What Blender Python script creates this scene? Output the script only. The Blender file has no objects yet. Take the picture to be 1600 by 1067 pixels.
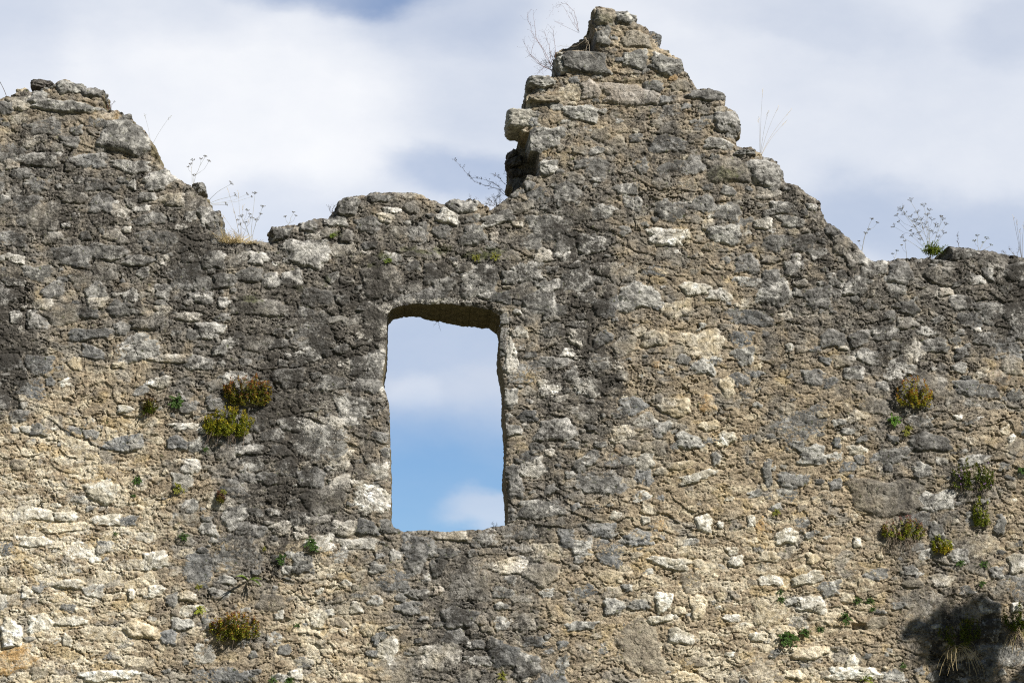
import bpy, bmesh, math, random
import numpy as np
from mathutils import Vector, Matrix, Euler

C = bpy.context.scene.collection
S = bpy.context.scene
F32 = np.float32

# ------------------------------------------------------------------ camera
FPX, DIST, EYE = 4000.0, 20.0, 1.6
YAW, PITCH = math.radians(2.15), math.radians(10.7)
cam_d = bpy.data.cameras.new("camera")
cam = bpy.data.objects.new("camera", cam_d)
C.objects.link(cam)
CAMP = Vector((-DIST * math.tan(YAW), -DIST, EYE))
cam.location = CAMP
cam.rotation_euler = (math.pi / 2 + PITCH, 0, -YAW)
cam_d.sensor_width = 36.0
cam_d.lens = 36.0 * FPX / 1600.0
cam_d.clip_start = 0.1
cam_d.clip_end = 2000.0
S.camera = cam
S.render.resolution_x, S.render.resolution_y = 1024, 682

_f = Vector((math.sin(YAW) * math.cos(PITCH), math.cos(YAW) * math.cos(PITCH), math.sin(PITCH)))
_r = Vector((math.cos(YAW), -math.sin(YAW), 0))
_u = _r.cross(_f)

def ray(px, py):
    return _f + _r * ((px - 800.0) / FPX) + _u * ((533.5 - py) / FPX)

def at(px, py, Y=0.0):
    """point of the photograph carried to the plane y = Y of the wall"""
    d = ray(px, py)
    return CAMP + d * ((Y - CAMP.y) / d.y)

def wp(px, py):
    p = at(px, py)
    return (p.x, p.z)

MPP = 0.00508          # metres per photograph pixel on the wall face

# ------------------------------------------------------------------ light
SUN = Vector((0.56, -0.53, 0.64)).normalized()
S.view_settings.view_transform = 'Standard'
S.view_settings.look = 'None'
S.view_settings.exposure = 0.55
S.cycles.use_denoising = False
S.cycles.filter_width = 1.15
S.view_settings.gamma = 1.0
sl = bpy.data.lights.new("sun", 'SUN')
sl.energy = 5.0
sl.angle = math.radians(0.53)
sl.color = (1.0, 0.955, 0.875)
so = bpy.data.objects.new("sun", sl)
C.objects.link(so)
so.rotation_euler = SUN.to_track_quat('Z', 'Y').to_euler()
so.location = SUN * 40

W = bpy.data.worlds.new("World")
S.world = W
W.use_nodes = True

def build_sky():
    nt = W.node_tree
    N, L = nt.nodes, nt.links
    N.clear()
    out = N.new('ShaderNodeOutputWorld')
    bg = N.new('ShaderNodeBackground')
    L.new(bg.outputs[0], out.inputs[0])
    sky = N.new('ShaderNodeTexSky')
    sky.sky_type = 'NISHITA'
    sky.sun_disc = False
    sky.sun_elevation = math.asin(SUN.z)
    sky.sun_rotation = math.atan2(SUN.x, SUN.y)
    sky.air_density, sky.dust_density, sky.ozone_density = 1.0, 0.0, 3.0
    STR = 0.05
    bg.inputs[1].default_value = STR
    tc = N.new('ShaderNodeTexCoord')
    sep = N.new('ShaderNodeSeparateXYZ')
    L.new(tc.outputs['Generated'], sep.inputs[0])

    def m(op, a, b=None, c=None, clamp=False):
        n = N.new('ShaderNodeMath')
        n.operation = op
        n.use_clamp = clamp
        for i, v in enumerate((a, b, c)):
            if v is None:
                continue
            if isinstance(v, (int, float)):
                n.inputs[i].default_value = v
            else:
                L.new(v, n.inputs[i])
        return n.outputs[0]
    yy = m('MAXIMUM', m('ABSOLUTE', sep.outputs[1]), 0.08)
    uu = m('DIVIDE', sep.outputs[0], yy)
    vv = m('DIVIDE', sep.outputs[2], yy)
    cmb = N.new('ShaderNodeCombineXYZ')
    L.new(uu, cmb.inputs[0]); L.new(vv, cmb.inputs[1])

    def noise(scale, detail, rough=0.55, off=0.0):
        n = N.new('ShaderNodeTexNoise')
        n.inputs['Scale'].default_value = scale
        n.inputs['Detail'].default_value = detail
        n.inputs['Roughness'].default_value = rough
        mp = N.new('ShaderNodeMapping')
        mp.inputs['Location'].default_value = (off, off * 0.7, off * 0.3)
        mp.inputs['Scale'].default_value = (0.75, 1.2, 1.0)
        L.new(cmb.outputs[0], mp.inputs[0])
        L.new(mp.outputs[0], n.inputs['Vector'])
        return n
    warp = noise(14.0, 6.0)
    wsub = N.new('ShaderNodeVectorMath'); wsub.operation = 'SUBTRACT'
    L.new(warp.outputs['Color'], wsub.inputs[0]); wsub.inputs[1].default_value = (0.5, 0.5, 0.5)
    wsc = N.new('ShaderNodeVectorMath'); wsc.operation = 'SCALE'
    L.new(wsub.outputs[0], wsc.inputs[0]); wsc.inputs['Scale'].default_value = 0.05
    wad = N.new('ShaderNodeVectorMath'); wad.operation = 'ADD'
    L.new(cmb.outputs[0], wad.inputs[0]); L.new(wsc.outputs[0], wad.inputs[1])
    P = wad.outputs[0]

    def blob(px, py, rx, ry, amp):
        d = ray(px, py)
        u0, v0 = d.x / d.y, d.z / d.y
        s = N.new('ShaderNodeVectorMath'); s.operation = 'SUBTRACT'
        L.new(P, s.inputs[0]); s.inputs[1].default_value = (u0, v0, 0)
        k = N.new('ShaderNodeVectorMath'); k.operation = 'MULTIPLY'
        L.new(s.outputs[0], k.inputs[0]); k.inputs[1].default_value = (FPX / rx, FPX / ry, 0)
        ln = N.new('ShaderNodeVectorMath'); ln.operation = 'LENGTH'
        L.new(k.outputs[0], ln.inputs[0])
        mr = N.new('ShaderNodeMapRange'); mr.interpolation_type = 'SMOOTHERSTEP'
        mr.inputs['From Min'].default_value = 1.25
        mr.inputs['From Max'].default_value = 0.35
        mr.inputs['To Min'].default_value = 0.0
        mr.inputs['To Max'].default_value = amp
        L.new(ln.outputs['Value'], mr.inputs['Value'])
        return mr.outputs[0]

    def field(base, blobs, nz, nzamp):
        acc = m('MULTIPLY_ADD', nz, nzamp, base - 0.5 * nzamp)
        for b in blobs:
            acc = m('ADD', acc, blob(*b))
        return m('ADD', acc, 0.0, clamp=True)
    n1 = noise(9.0, 7.0, 0.55, 3.1)
    n2 = noise(6.0, 6.0, 0.55, 7.7)
    n3 = noise(26.0, 8.0, 0.6, 1.7)
    n4 = noise(34.0, 8.0, 0.6, 5.2)
    cover = field(0.92, [(520, -25, 200, 60, -0.50), (690, 10, 220, 90, -0.26), (740, 130, 150, 130, -0.10),
                         (710, 285, 150, 60, -0.38), (1470, 350, 330, 80, -0.18), (1600, 30, 110, 90, -0.20),
                         (380, 350, 260, 90, -0.22), (0, 90, 120, 160, -0.12), (1250, 30, 260, 60, -0.12),
                         (690, 850, 520, 255, -0.88), (765, 792, 92, 46, 0.62), (690, 520, 200, 60, -0.22)], m('ADD', m('MULTIPLY', n1.outputs['Fac'], 0.6), m('MULTIPLY', n4.outputs['Fac'], 0.4)), 0.46)
    bright = field(0.62, [(250, 240, 420, 230, 0.42), (130, 120, 260, 130, 0.22), (480, 190, 240, 180, 0.18),
                          (1200, 180, 330, 150, 0.12), (1080, 60, 160, 110, 0.10), (1450, 340, 330, 90, -0.28),
                          (690, 620, 420, 260, -0.45), (640, 600, 60, 50, 0.2), (760, 200, 140, 200, -0.05)], m('ADD', m('MULTIPLY', n2.outputs['Fac'], 0.62), m('MULTIPLY', n3.outputs['Fac'], 0.38)), 0.80)
    cr = N.new('ShaderNodeMix'); cr.data_type = 'RGBA'
    g = 1.0 / STR
    cr.inputs[6].default_value = (0.35 * g, 0.405 * g, 0.51 * g, 1)
    cr.inputs[7].default_value = (0.675 * g, 0.683 * g, 0.70 * g, 1)
    L.new(bright, cr.inputs[0])
    hs = N.new('ShaderNodeMix'); hs.data_type = 'RGBA'; hs.blend_type = 'MULTIPLY'
    hs.inputs[0].default_value = 1.0
    L.new(sky.outputs[0], hs.inputs[6])
    ns = N.new('ShaderNodeMapRange')
    ns.inputs['From Min'].default_value = -0.2; ns.inputs['From Max'].default_value = 0.5
    L.new(sep.outputs[1], ns.inputs['Value'])
    tint = N.new('ShaderNodeMix'); tint.data_type = 'RGBA'
    tint.inputs[6].default_value = (0.50, 0.54, 0.58, 1); tint.inputs[7].default_value = (0.98, 1.19, 1.46, 1)
    L.new(ns.outputs[0], tint.inputs[0]); L.new(tint.outputs[2], hs.inputs[7])
    mx = N.new('ShaderNodeMix'); mx.data_type = 'RGBA'
    # the cloud bank stands beyond the wall; the sky on the sun's side is nearly clear
    north = N.new('ShaderNodeMapRange'); north.interpolation_type = 'SMOOTHSTEP'
    north.inputs['From Min'].default_value = 0.0; north.inputs['From Max'].default_value = 0.55
    north.inputs['To Min'].default_value = 0.06; north.inputs['To Max'].default_value = 1.0
    L.new(sep.outputs[1], north.inputs['Value'])
    L.new(m('MULTIPLY', cover, north.outputs[0]), mx.inputs[0])
    L.new(hs.outputs[2], mx.inputs[6])
    L.new(cr.outputs[2], mx.inputs[7])
    L.new(mx.outputs[2], bg.inputs[0])
build_sky()

# ------------------------------------------------------------------ helpers
def tag(o, label=None, cat=None, group=None, kind=None):
    if label: o["label"] = label
    if cat: o["category"] = cat
    if group: o["group"] = group
    if kind: o["kind"] = kind
    return o

def empty(name, loc):
    o = bpy.data.objects.new(name, None)
    o.empty_display_size = 0.05
    o.location = loc
    C.objects.link(o)
    return o

def mesh_np(name, V, quads, mat, parent=None, attrs=None, smooth=True, loc=None):
    """one mesh object out of numpy arrays: V (n,3), faces (m,3|4)"""
    me = bpy.data.meshes.new(name)
    V = np.asarray(V, dtype=F32)
    Q = np.asarray(quads, dtype=np.int32)
    k = Q.shape[1]
    me.vertices.add(len(V))
    me.vertices.foreach_set("co", V.ravel())
    me.loops.add(Q.size)
    me.loops.foreach_set("vertex_index", Q.ravel())
    me.polygons.add(len(Q))
    me.polygons.foreach_set("loop_start", np.arange(0, Q.size, k, dtype=np.int32))
    me.polygons.foreach_set("loop_total", np.full(len(Q), k, dtype=np.int32))
    me.update(calc_edges=True)
    me.polygons.foreach_set("use_smooth", np.full(len(Q), smooth, dtype=bool))
    for an, val in (attrs or {}).items():
        if val.ndim == 2:
            a = me.attributes.new(an, 'FLOAT_COLOR', 'POINT')
            c4 = np.ones((len(V), 4), F32); c4[:, :3] = val
            a.data.foreach_set("color", c4.ravel())
        else:
            a = me.attributes.new(an, 'FLOAT', 'POINT')
            a.data.foreach_set("value", np.asarray(val, F32).ravel())
    me.materials.append(mat)
    o = bpy.data.objects.new(name, me)
    C.objects.link(o)
    if parent: o.parent = parent
    if loc is not None: o.location = loc
    return o

# ---- noise in numpy
_rs = np.random.RandomState(11)
_perm = np.concatenate([_rs.permutation(4096)] * 2).astype(np.int32)
_ang = (_rs.rand(4096) * 2 * np.pi)
_gx, _gy = np.cos(_ang).astype(F32), np.sin(_ang).astype(F32)
_r1, _r2 = _rs.rand(4096).astype(F32), _rs.rand(4096).astype(F32)

def _h2(ix, iy, seed):
    return _perm[(_perm[(ix + seed * 131) & 4095] + iy) & 4095]

def perlin(x, y, seed=0):
    fx, fy = np.floor(x), np.floor(y)
    ix, iy = fx.astype(np.int32), fy.astype(np.int32)
    dx, dy = (x - fx).astype(F32), (y - fy).astype(F32)
    u = dx * dx * dx * (dx * (dx * 6 - 15) + 10)
    v = dy * dy * dy * (dy * (dy * 6 - 15) + 10)
    def g(ox, oy):
        h = _h2(ix + ox, iy + oy, seed)
        return _gx[h] * (dx - ox) + _gy[h] * (dy - oy)
    a = g(0, 0); a = a + u * (g(1, 0) - a)
    b = g(0, 1); b = b + u * (g(1, 1) - b)
    return (a + v * (b - a)) * F32(1.5)

def fbm(x, y, octv=4, seed=0, gain=0.5, lac=2.03):
    s = np.zeros_like(x, dtype=F32); a = 1.0; n = 0.0
    for o in range(octv):
        s += F32(a) * perlin(x, y, seed + o * 7); n += a
        a *= gain; x = x * lac + 3.7; y = y * lac + 1.9
    return s / F32(n ** 0.5 * 1.0)

def worley(x, y, seed=0):
    """F1, F2 and the id of the nearest cell"""
    fx, fy = np.floor(x), np.floor(y)
    ix, iy = fx.astype(np.int32), fy.astype(np.int32)
    dx, dy = (x - fx).astype(F32), (y - fy).astype(F32)
    f1 = np.full(x.shape, 9, F32); f2 = np.full(x.shape, 9, F32)
    cid = np.zeros(x.shape, np.int32)
    for oy in (-1, 0, 1):
        for ox in (-1, 0, 1):
            h = _h2(ix + ox, iy + oy, seed)
            ddx = ox + _r1[h] - dx; ddy = oy + _r2[h] - dy
            d = np.sqrt(ddx * ddx + ddy * ddy)
            nearer = d < f1
            f2 = np.where(nearer, f1, np.minimum(f2, d))
            cid = np.where(nearer, h, cid)
            f1 = np.where(nearer, d, f1)
    return f1, f2, cid

def sstep(a, b, x):
    t = np.clip((x - a) / (b - a), 0, 1)
    return t * t * (3 - 2 * t)

# ------------------------------------------------------------------ materials
def principled(name, rough=0.9):
    mt = bpy.data.materials.new(name)
    mt.use_nodes = True
    nt = mt.node_tree
    b = nt.nodes['Principled BSDF']
    b.inputs['Roughness'].default_value = rough
    b.inputs['Specular IOR Level'].default_value = 0.25
    return mt, nt, b

def rubble_material():
    mt, nt, b = principled("weathered_rubble", 0.95)
    N, L = nt.nodes, nt.links
    b.inputs['Specular IOR Level'].default_value = 0.12
    tc = N.new('ShaderNodeTexCoord')
    base = N.new('ShaderNodeAttribute'); base.attribute_name = "stone_colour"
    crust_shade = N.new('ShaderNodeAttribute'); crust_shade.attribute_name = "crust_shade"
    lime = N.new('ShaderNodeAttribute'); lime.attribute_name = "lime"

    def noise(scale, detail, rough=0.6):
        n = N.new('ShaderNodeTexNoise')
        n.inputs['Scale'].default_value = scale
        n.inputs['Detail'].default_value = detail
        n.inputs['Roughness'].default_value = rough
        L.new(tc.outputs['Object'], n.inputs['Vector'])
        return n.outputs['Fac']

    def m(op, a, bb=None, c=None, clamp=False):
        n = N.new('ShaderNodeMath'); n.operation = op; n.use_clamp = clamp
        for i, v in enumerate((a, bb, c)):
            if v is None: continue
            if isinstance(v, (int, float)): n.inputs[i].default_value = v
            else: L.new(v, n.inputs[i])
        return n.outputs[0]

    def mr(v, a, c, t0=0.0, t1=1.0):
        n = N.new('ShaderNodeMapRange'); n.interpolation_type = 'SMOOTHSTEP'
        n.inputs['From Min'].default_value = a; n.inputs['From Max'].default_value = c
        n.inputs['To Min'].default_value = t0; n.inputs['To Max'].default_value = t1
        L.new(v, n.inputs['Value']); return n.outputs[0]

    def mix(f, a, c, bt='MIX'):
        n = N.new('ShaderNodeMix'); n.data_type = 'RGBA'; n.blend_type = bt
        if isinstance(f, float): n.inputs[0].default_value = f
        else: L.new(f, n.inputs[0])
        for i, v in ((6, a), (7, c)):
            if isinstance(v, tuple): n.inputs[i].default_value = v
            else: L.new(v, n.inputs[i])
        return n.outputs[2]
    nA, nB, nC, nD, nE = noise(34, 6, .62), noise(120, 5, .6), noise(15, 7, .66), noise(70, 6, .65), noise(260, 2, .5)
    grain = m('ADD', mr(nA, .28, .72, .64, 1.36), mr(nB, .28, .72, -.30, .30))
    gcol = N.new('ShaderNodeCombineColor')
    for i in range(3): L.new(grain, gcol.inputs[i])
    col = mix(1.0, base.outputs['Color'], gcol.outputs[0], 'MULTIPLY')
    # black weathering and the painted tree shade, broken up
    cf = m('ADD', crust_shade.outputs['Fac'], m('MULTIPLY', m('SUBTRACT', nC, .5), 1.3))
    cf = m('ADD', cf, m('MULTIPLY', m('SUBTRACT', nD, .5), 1.7))
    col = mix(mr(cf, .46, .80, 0.0, 0.88), col, (0.044, 0.040, 0.035, 1))
    # pale lichen and lime specks
    lf = m('ADD', lime.outputs['Fac'], m('MULTIPLY', m('SUBTRACT', nD, .5), 2.2))
    lf = m('ADD', lf, m('MULTIPLY', m('SUBTRACT', nB, .5), 1.2))
    col = mix(mr(lf, .56, .80, 0.0, 0.9), col, (0.54, 0.51, 0.45, 1))
    L.new(col, b.inputs['Base Color'])
    h = m('ADD', m('MULTIPLY', nA, 0.012), m('ADD', m('MULTIPLY', nB, 0.009), m('MULTIPLY', nE, 0.003)))
    bp = N.new('ShaderNodeBump')
    bp.inputs['Strength'].default_value = 0.9
    bp.inputs['Distance'].default_value = 1.0
    L.new(h, bp.inputs['Height'])
    L.new(bp.outputs[0], b.inputs['Normal'])
    return mt
M_WALL = rubble_material()

def plain(name, col, rough=0.8, var=0.25, scale=30, transl=0.0):
    mt, nt, b = principled(name, rough)
    N, L = nt.nodes, nt.links
    tc = N.new('ShaderNodeTexCoord')
    n = N.new('ShaderNodeTexNoise'); n.inputs['Scale'].default_value = scale; n.inputs['Detail'].default_value = 4
    L.new(tc.outputs['Object'], n.inputs['Vector'])
    rmp = N.new('ShaderNodeMapRange')
    rmp.inputs['From Min'].default_value = .25; rmp.inputs['From Max'].default_value = .75
    rmp.inputs['To Min'].default_value = 1 - var; rmp.inputs['To Max'].default_value = 1 + var
    L.new(n.outputs['Fac'], rmp.inputs['Value'])
    mx = N.new('ShaderNodeVectorMath'); mx.operation = 'SCALE'
    mx.inputs[0].default_value = col
    L.new(rmp.outputs[0], mx.inputs['Scale'])
    L.new(mx.outputs[0], b.inputs['Base Color'])
    return mt

def leaf_material(name="leaf", rough=0.6, transl=0.35):
    """leaf colour comes per leaf from the attribute leaf_colour"""
    mt, nt, b = principled(name, rough)
    N, L = nt.nodes, nt.links
    a = N.new('ShaderNodeAttribute'); a.attribute_name = "leaf_colour"
    tc = N.new('ShaderNodeTexCoord')
    n = N.new('ShaderNodeTexNoise'); n.inputs['Scale'].default_value = 60
    L.new(tc.outputs['Object'], n.inputs['Vector'])
    rmp = N.new('ShaderNodeMapRange')
    rmp.inputs['From Min'].default_value = .3; rmp.inputs['From Max'].default_value = .7
    rmp.inputs['To Min'].default_value = .75; rmp.inputs['To Max'].default_value = 1.25
    L.new(n.outputs['Fac'], rmp.inputs['Value'])
    mx = N.new('ShaderNodeVectorMath'); mx.operation = 'SCALE'
    L.new(a.outputs['Color'], mx.inputs[0]); L.new(rmp.outputs[0], mx.inputs['Scale'])
    L.new(mx.outputs[0], b.inputs['Base Color'])
    tr = N.new('ShaderNodeBsdfTranslucent')
    L.new(mx.outputs[0], tr.inputs['Color'])
    ms = N.new('ShaderNodeMixShader'); ms.inputs[0].default_value = transl
    L.new(b.outputs[0], ms.inputs[1]); L.new(tr.outputs[0], ms.inputs[2])
    L.new(ms.outputs[0], N['Material Output'].inputs['Surface'])
    return mt
M_LEAF = leaf_material()
M_TREELEAF = leaf_material("tree_leaf", .6, .08)
M_TWIG = plain("brown_twig", (0.105, 0.075, 0.055), 0.8)
M_REDTWIG = plain("reddish_twig", (0.17, 0.085, 0.06), 0.8)
M_STRAW = plain("dry_straw", (0.50, 0.40, 0.22), 0.8)
M_GREYSTALK = plain("grey_green_stalk", (0.26, 0.24, 0.155), 0.8)
M_DEAD = plain("dead_stem", (0.15, 0.115, 0.085), 0.85)
M_PALETWIG = plain("pale_dead_twig", (0.42, 0.36, 0.28), 0.85)
M_BARK = plain("tree_bark", (0.10, 0.075, 0.05), 0.9, 0.4, 9)

# ------------------------------------------------------------------ ground
def build_ground():
    mt, nt, b = principled("meadow_ground", 0.95)
    N, L = nt.nodes, nt.links
    tc = N.new('ShaderNodeTexCoord')
    n = N.new('ShaderNodeTexNoise'); n.inputs['Scale'].default_value = 1.3; n.inputs['Detail'].default_value = 9
    L.new(tc.outputs['Object'], n.inputs['Vector'])
    r = N.new('ShaderNodeValToRGB')
    r.color_ramp.elements[0].position = .35; r.color_ramp.elements[0].color = (0.045, 0.06, 0.02, 1)
    r.color_ramp.elements[1].position = .68; r.color_ramp.elements[1].color = (0.16, 0.13, 0.075, 1)
    L.new(n.outputs['Fac'], r.inputs[0]); L.new(r.outputs[0], b.inputs['Base Color'])
    g = 900.0
    o = mesh_np("ground", [(-g, -g, 0), (g, -g, 0), (g, g, 0), (-g, g, 0)], [(0, 1, 2, 3)], mt, smooth=False)
    tag(o, kind="structure")
build_ground()

# ------------------------------------------------------------------ the wall: outline
OUT_PX = [(0,151),(26,144),(27,138),(40,137),(47,141),(82,133),(91,126),(100,122),(115,129),(127,136),(147,135),(160,141),
 (162,149),(159,152),(160,166),(170,171),(185,174),(196,178),(205,177),(207,190),(220,196),(229,207),(236,222),(235,240),(247,252),
 (262,265),(282,280),(297,290),(306,300),(320,307),(331,325),(342,327),(344,347),(344,362),(352,377),(378,378),(419,376),(419,362),
 (427,354),(450,349),(463,351),(482,343),(505,339),(513,338),(524,326),(528,315),(541,308),(557,306),(573,304),(583,299),(609,298),
 (638,298),(658,302),(674,313),(693,317),(713,310),(736,310),(752,317),(766,325),(784,308),(801,290),(805,278),(796,270),(798,258),
 (806,247),(808,233),(810,212),(812,205),(820,200),(822,165),(824,150),(832,142),(836,118),(864,116),(871,101),(870,84),(875,75),(871,66),(896,52),
 (924,38),(926,17),(931,8),(952,14),(966,15),(980,17),(994,33),(1012,44),(1024,52),(1027,62),(1029,72),(1050,84),(1064,91),(1071,108),
 (1080,121),(1088,135),(1113,140),(1127,147),(1134,157),(1132,166),(1148,170),(1155,178),(1158,196),(1157,212),(1148,214),(1152,226),(1172,230),(1186,236),
 (1193,240),(1214,250),(1225,276),(1228,283),(1253,294),(1269,306),(1284,314),(1286,331),(1289,341),(1312,358),(1328,375),(1347,394),
 (1359,408),(1372,408),(1400,403),(1444,402),(1462,403),(1469,394),(1480,384),(1503,386),(1525,389),(1559,392),(1578,400),(1600,402)]
WIN_PX = [(605,493),(611,483),(630,477),(654,473.5),(670,475),(690,473.5),(717,476),(745,479),(768,484),(781,493),(783,507),(782,527),
 (781,558),(786,586),(789,613),(788,637),(791,660),(792,692),(791,716),(789,739),(792,767),(794,786),(794,814),(792,820),(772,822),
 (753,827),(733,827),(697,831),(670,828),(630,830),(615,824),(610,814),(611,771),(610,731),(609,696),(608,660),(607,629),(603,613),
 (598,605),(599,574),(603,554),(604,519)]
outer = [wp(*p) for p in OUT_PX]
topL, topR = outer[0][1], outer[-1][1]
outer = [(-9.0, -0.3), (-9.0, 4.2), (-8.6, 4.9), (-7.9, 5.3), (-7.2, 6.4), (-6.3, 6.9), (-5.2, topL + .1), (-4.6, topL - .05)] + outer + \
        [(4.6, topR + .06), (5.3, topR - .12), (6.2, topR + .15), (7.3, topR - .5), (8.2, topR - 1.2), (8.8, 3.0), (9.0, -0.3)]
window = [wp(*p) for p in WIN_PX]

def poly_sdf(poly, X, Z):
    """signed distance (negative inside) on arrays X, Z"""
    P = np.array(poly, F32); Qn = np.roll(P, -1, axis=0)
    d2 = np.full(X.shape, 1e9, F32); inside = np.zeros(X.shape, bool)
    for (ax, az), (bx, bz) in zip(P, Qn):
        ex, ez = bx - ax, bz - az
        t = np.clip(((X - ax) * ex + (Z - az) * ez) / max(ex * ex + ez * ez, 1e-9), 0, 1)
        d2 = np.minimum(d2, (X - ax - t * ex) ** 2 + (Z - az - t * ez) ** 2)
        if abs(ez) > 1e-9:
            cr = ((az > Z) != (bz > Z)) & (X < ex * (Z - az) / ez + ax)
            inside ^= cr
    d = np.sqrt(d2)
    return np.where(inside, -d, d)

def axis(lo, hi, flo, fhi, step, mid, far):
    a = [np.arange(flo, fhi, step)]
    left = [flo]; x = flo
    while x > lo:
        x -= mid if flo - x < 1.5 else far
        left.append(x)
    right = []; x = a[0][-1]
    while x < hi:
        x += mid if x - fhi < 1.5 else far
        right.append(x)
    return np.concatenate([np.array(left[1:][::-1]), a[0], np.array(right)]).astype(F32)
STEP = 0.0052
x0, z0 = wp(0, 1067); x1, z1 = wp(1600, 0)
XS = axis(-9.1, 9.1, x0 - .25, x1 + .25, STEP, 0.012, 0.05)
ZS = axis(-0.3, z1 + .1, min(wp(0, 1067)[1], wp(1600, 1067)[1]) - .2, z1 + .05, STEP, 0.012, 0.05)
nx, nz = len(XS), len(ZS)

# coarse signed distances, then interpolated
cx = np.arange(-9.3, 9.3, 0.016, dtype=F32); cz = np.arange(-0.5, z1 + .3, 0.016, dtype=F32)
CX, CZ = np.meshgrid(cx, cz)
SO, SW = poly_sdf(outer, CX, CZ), poly_sdf(window, CX, CZ)

def bilin(G, xs, zs):
    fx = (xs - cx[0]) / 0.016; fz = (zs - cz[0]) / 0.016
    ix = np.clip(fx.astype(int), 0, len(cx) - 2); iz = np.clip(fz.astype(int), 0, len(cz) - 2)
    tx = (fx - ix).astype(F32)[None, :]; tz = (fz - iz).astype(F32)[:, None]
    a = G[iz][:, ix]; b = G[iz][:, ix + 1]; c = G[iz + 1][:, ix]; d = G[iz + 1][:, ix + 1]
    return (a * (1 - tx) + b * tx) * (1 - tz) + (c * (1 - tx) + d * tx) * tz
X, Z = np.meshgrid(XS, ZS)
so_ = bilin(SO, XS, ZS); sw_ = bilin(SW, XS, ZS)
e1, e2 = fbm(X * 9, Z * 9, 3, 40), fbm(X * 36, Z * 36, 2, 50)
so_n = so_ + 0.010 * e1 + 0.008 * e2
sw_n = sw_ + 0.004 * e1 + 0.006 * e2
sd = np.maximum(so_n, -sw_n)

# ------------------------------------------------------------------ the wall: relief and colour
TONE = {  # real base colours of the stones (two mottling tones each)
 'G': ((0.125, 0.122, 0.114), (0.235, 0.23, 0.215)),
 'B': ((0.115, 0.118, 0.118), (0.22, 0.22, 0.214)),
 'L': ((0.15, 0.147, 0.136), (0.39, 0.38, 0.345)),
 'W': ((0.37, 0.34, 0.27), (0.61, 0.585, 0.52)),
 'K': ((0.27, 0.255, 0.22), (0.46, 0.44, 0.385)),
 'C': ((0.37, 0.31, 0.21), (0.52, 0.46, 0.35)),
 'O': ((0.33, 0.215, 0.10), (0.42, 0.32, 0.185)),
 'T': ((0.20, 0.172, 0.132), (0.29, 0.255, 0.195)),
 'P': ((0.30, 0.26, 0.215), (0.35, 0.31, 0.265)),
 'D': ((0.07, 0.062, 0.055), (0.14, 0.13, 0.118)),
}
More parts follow.
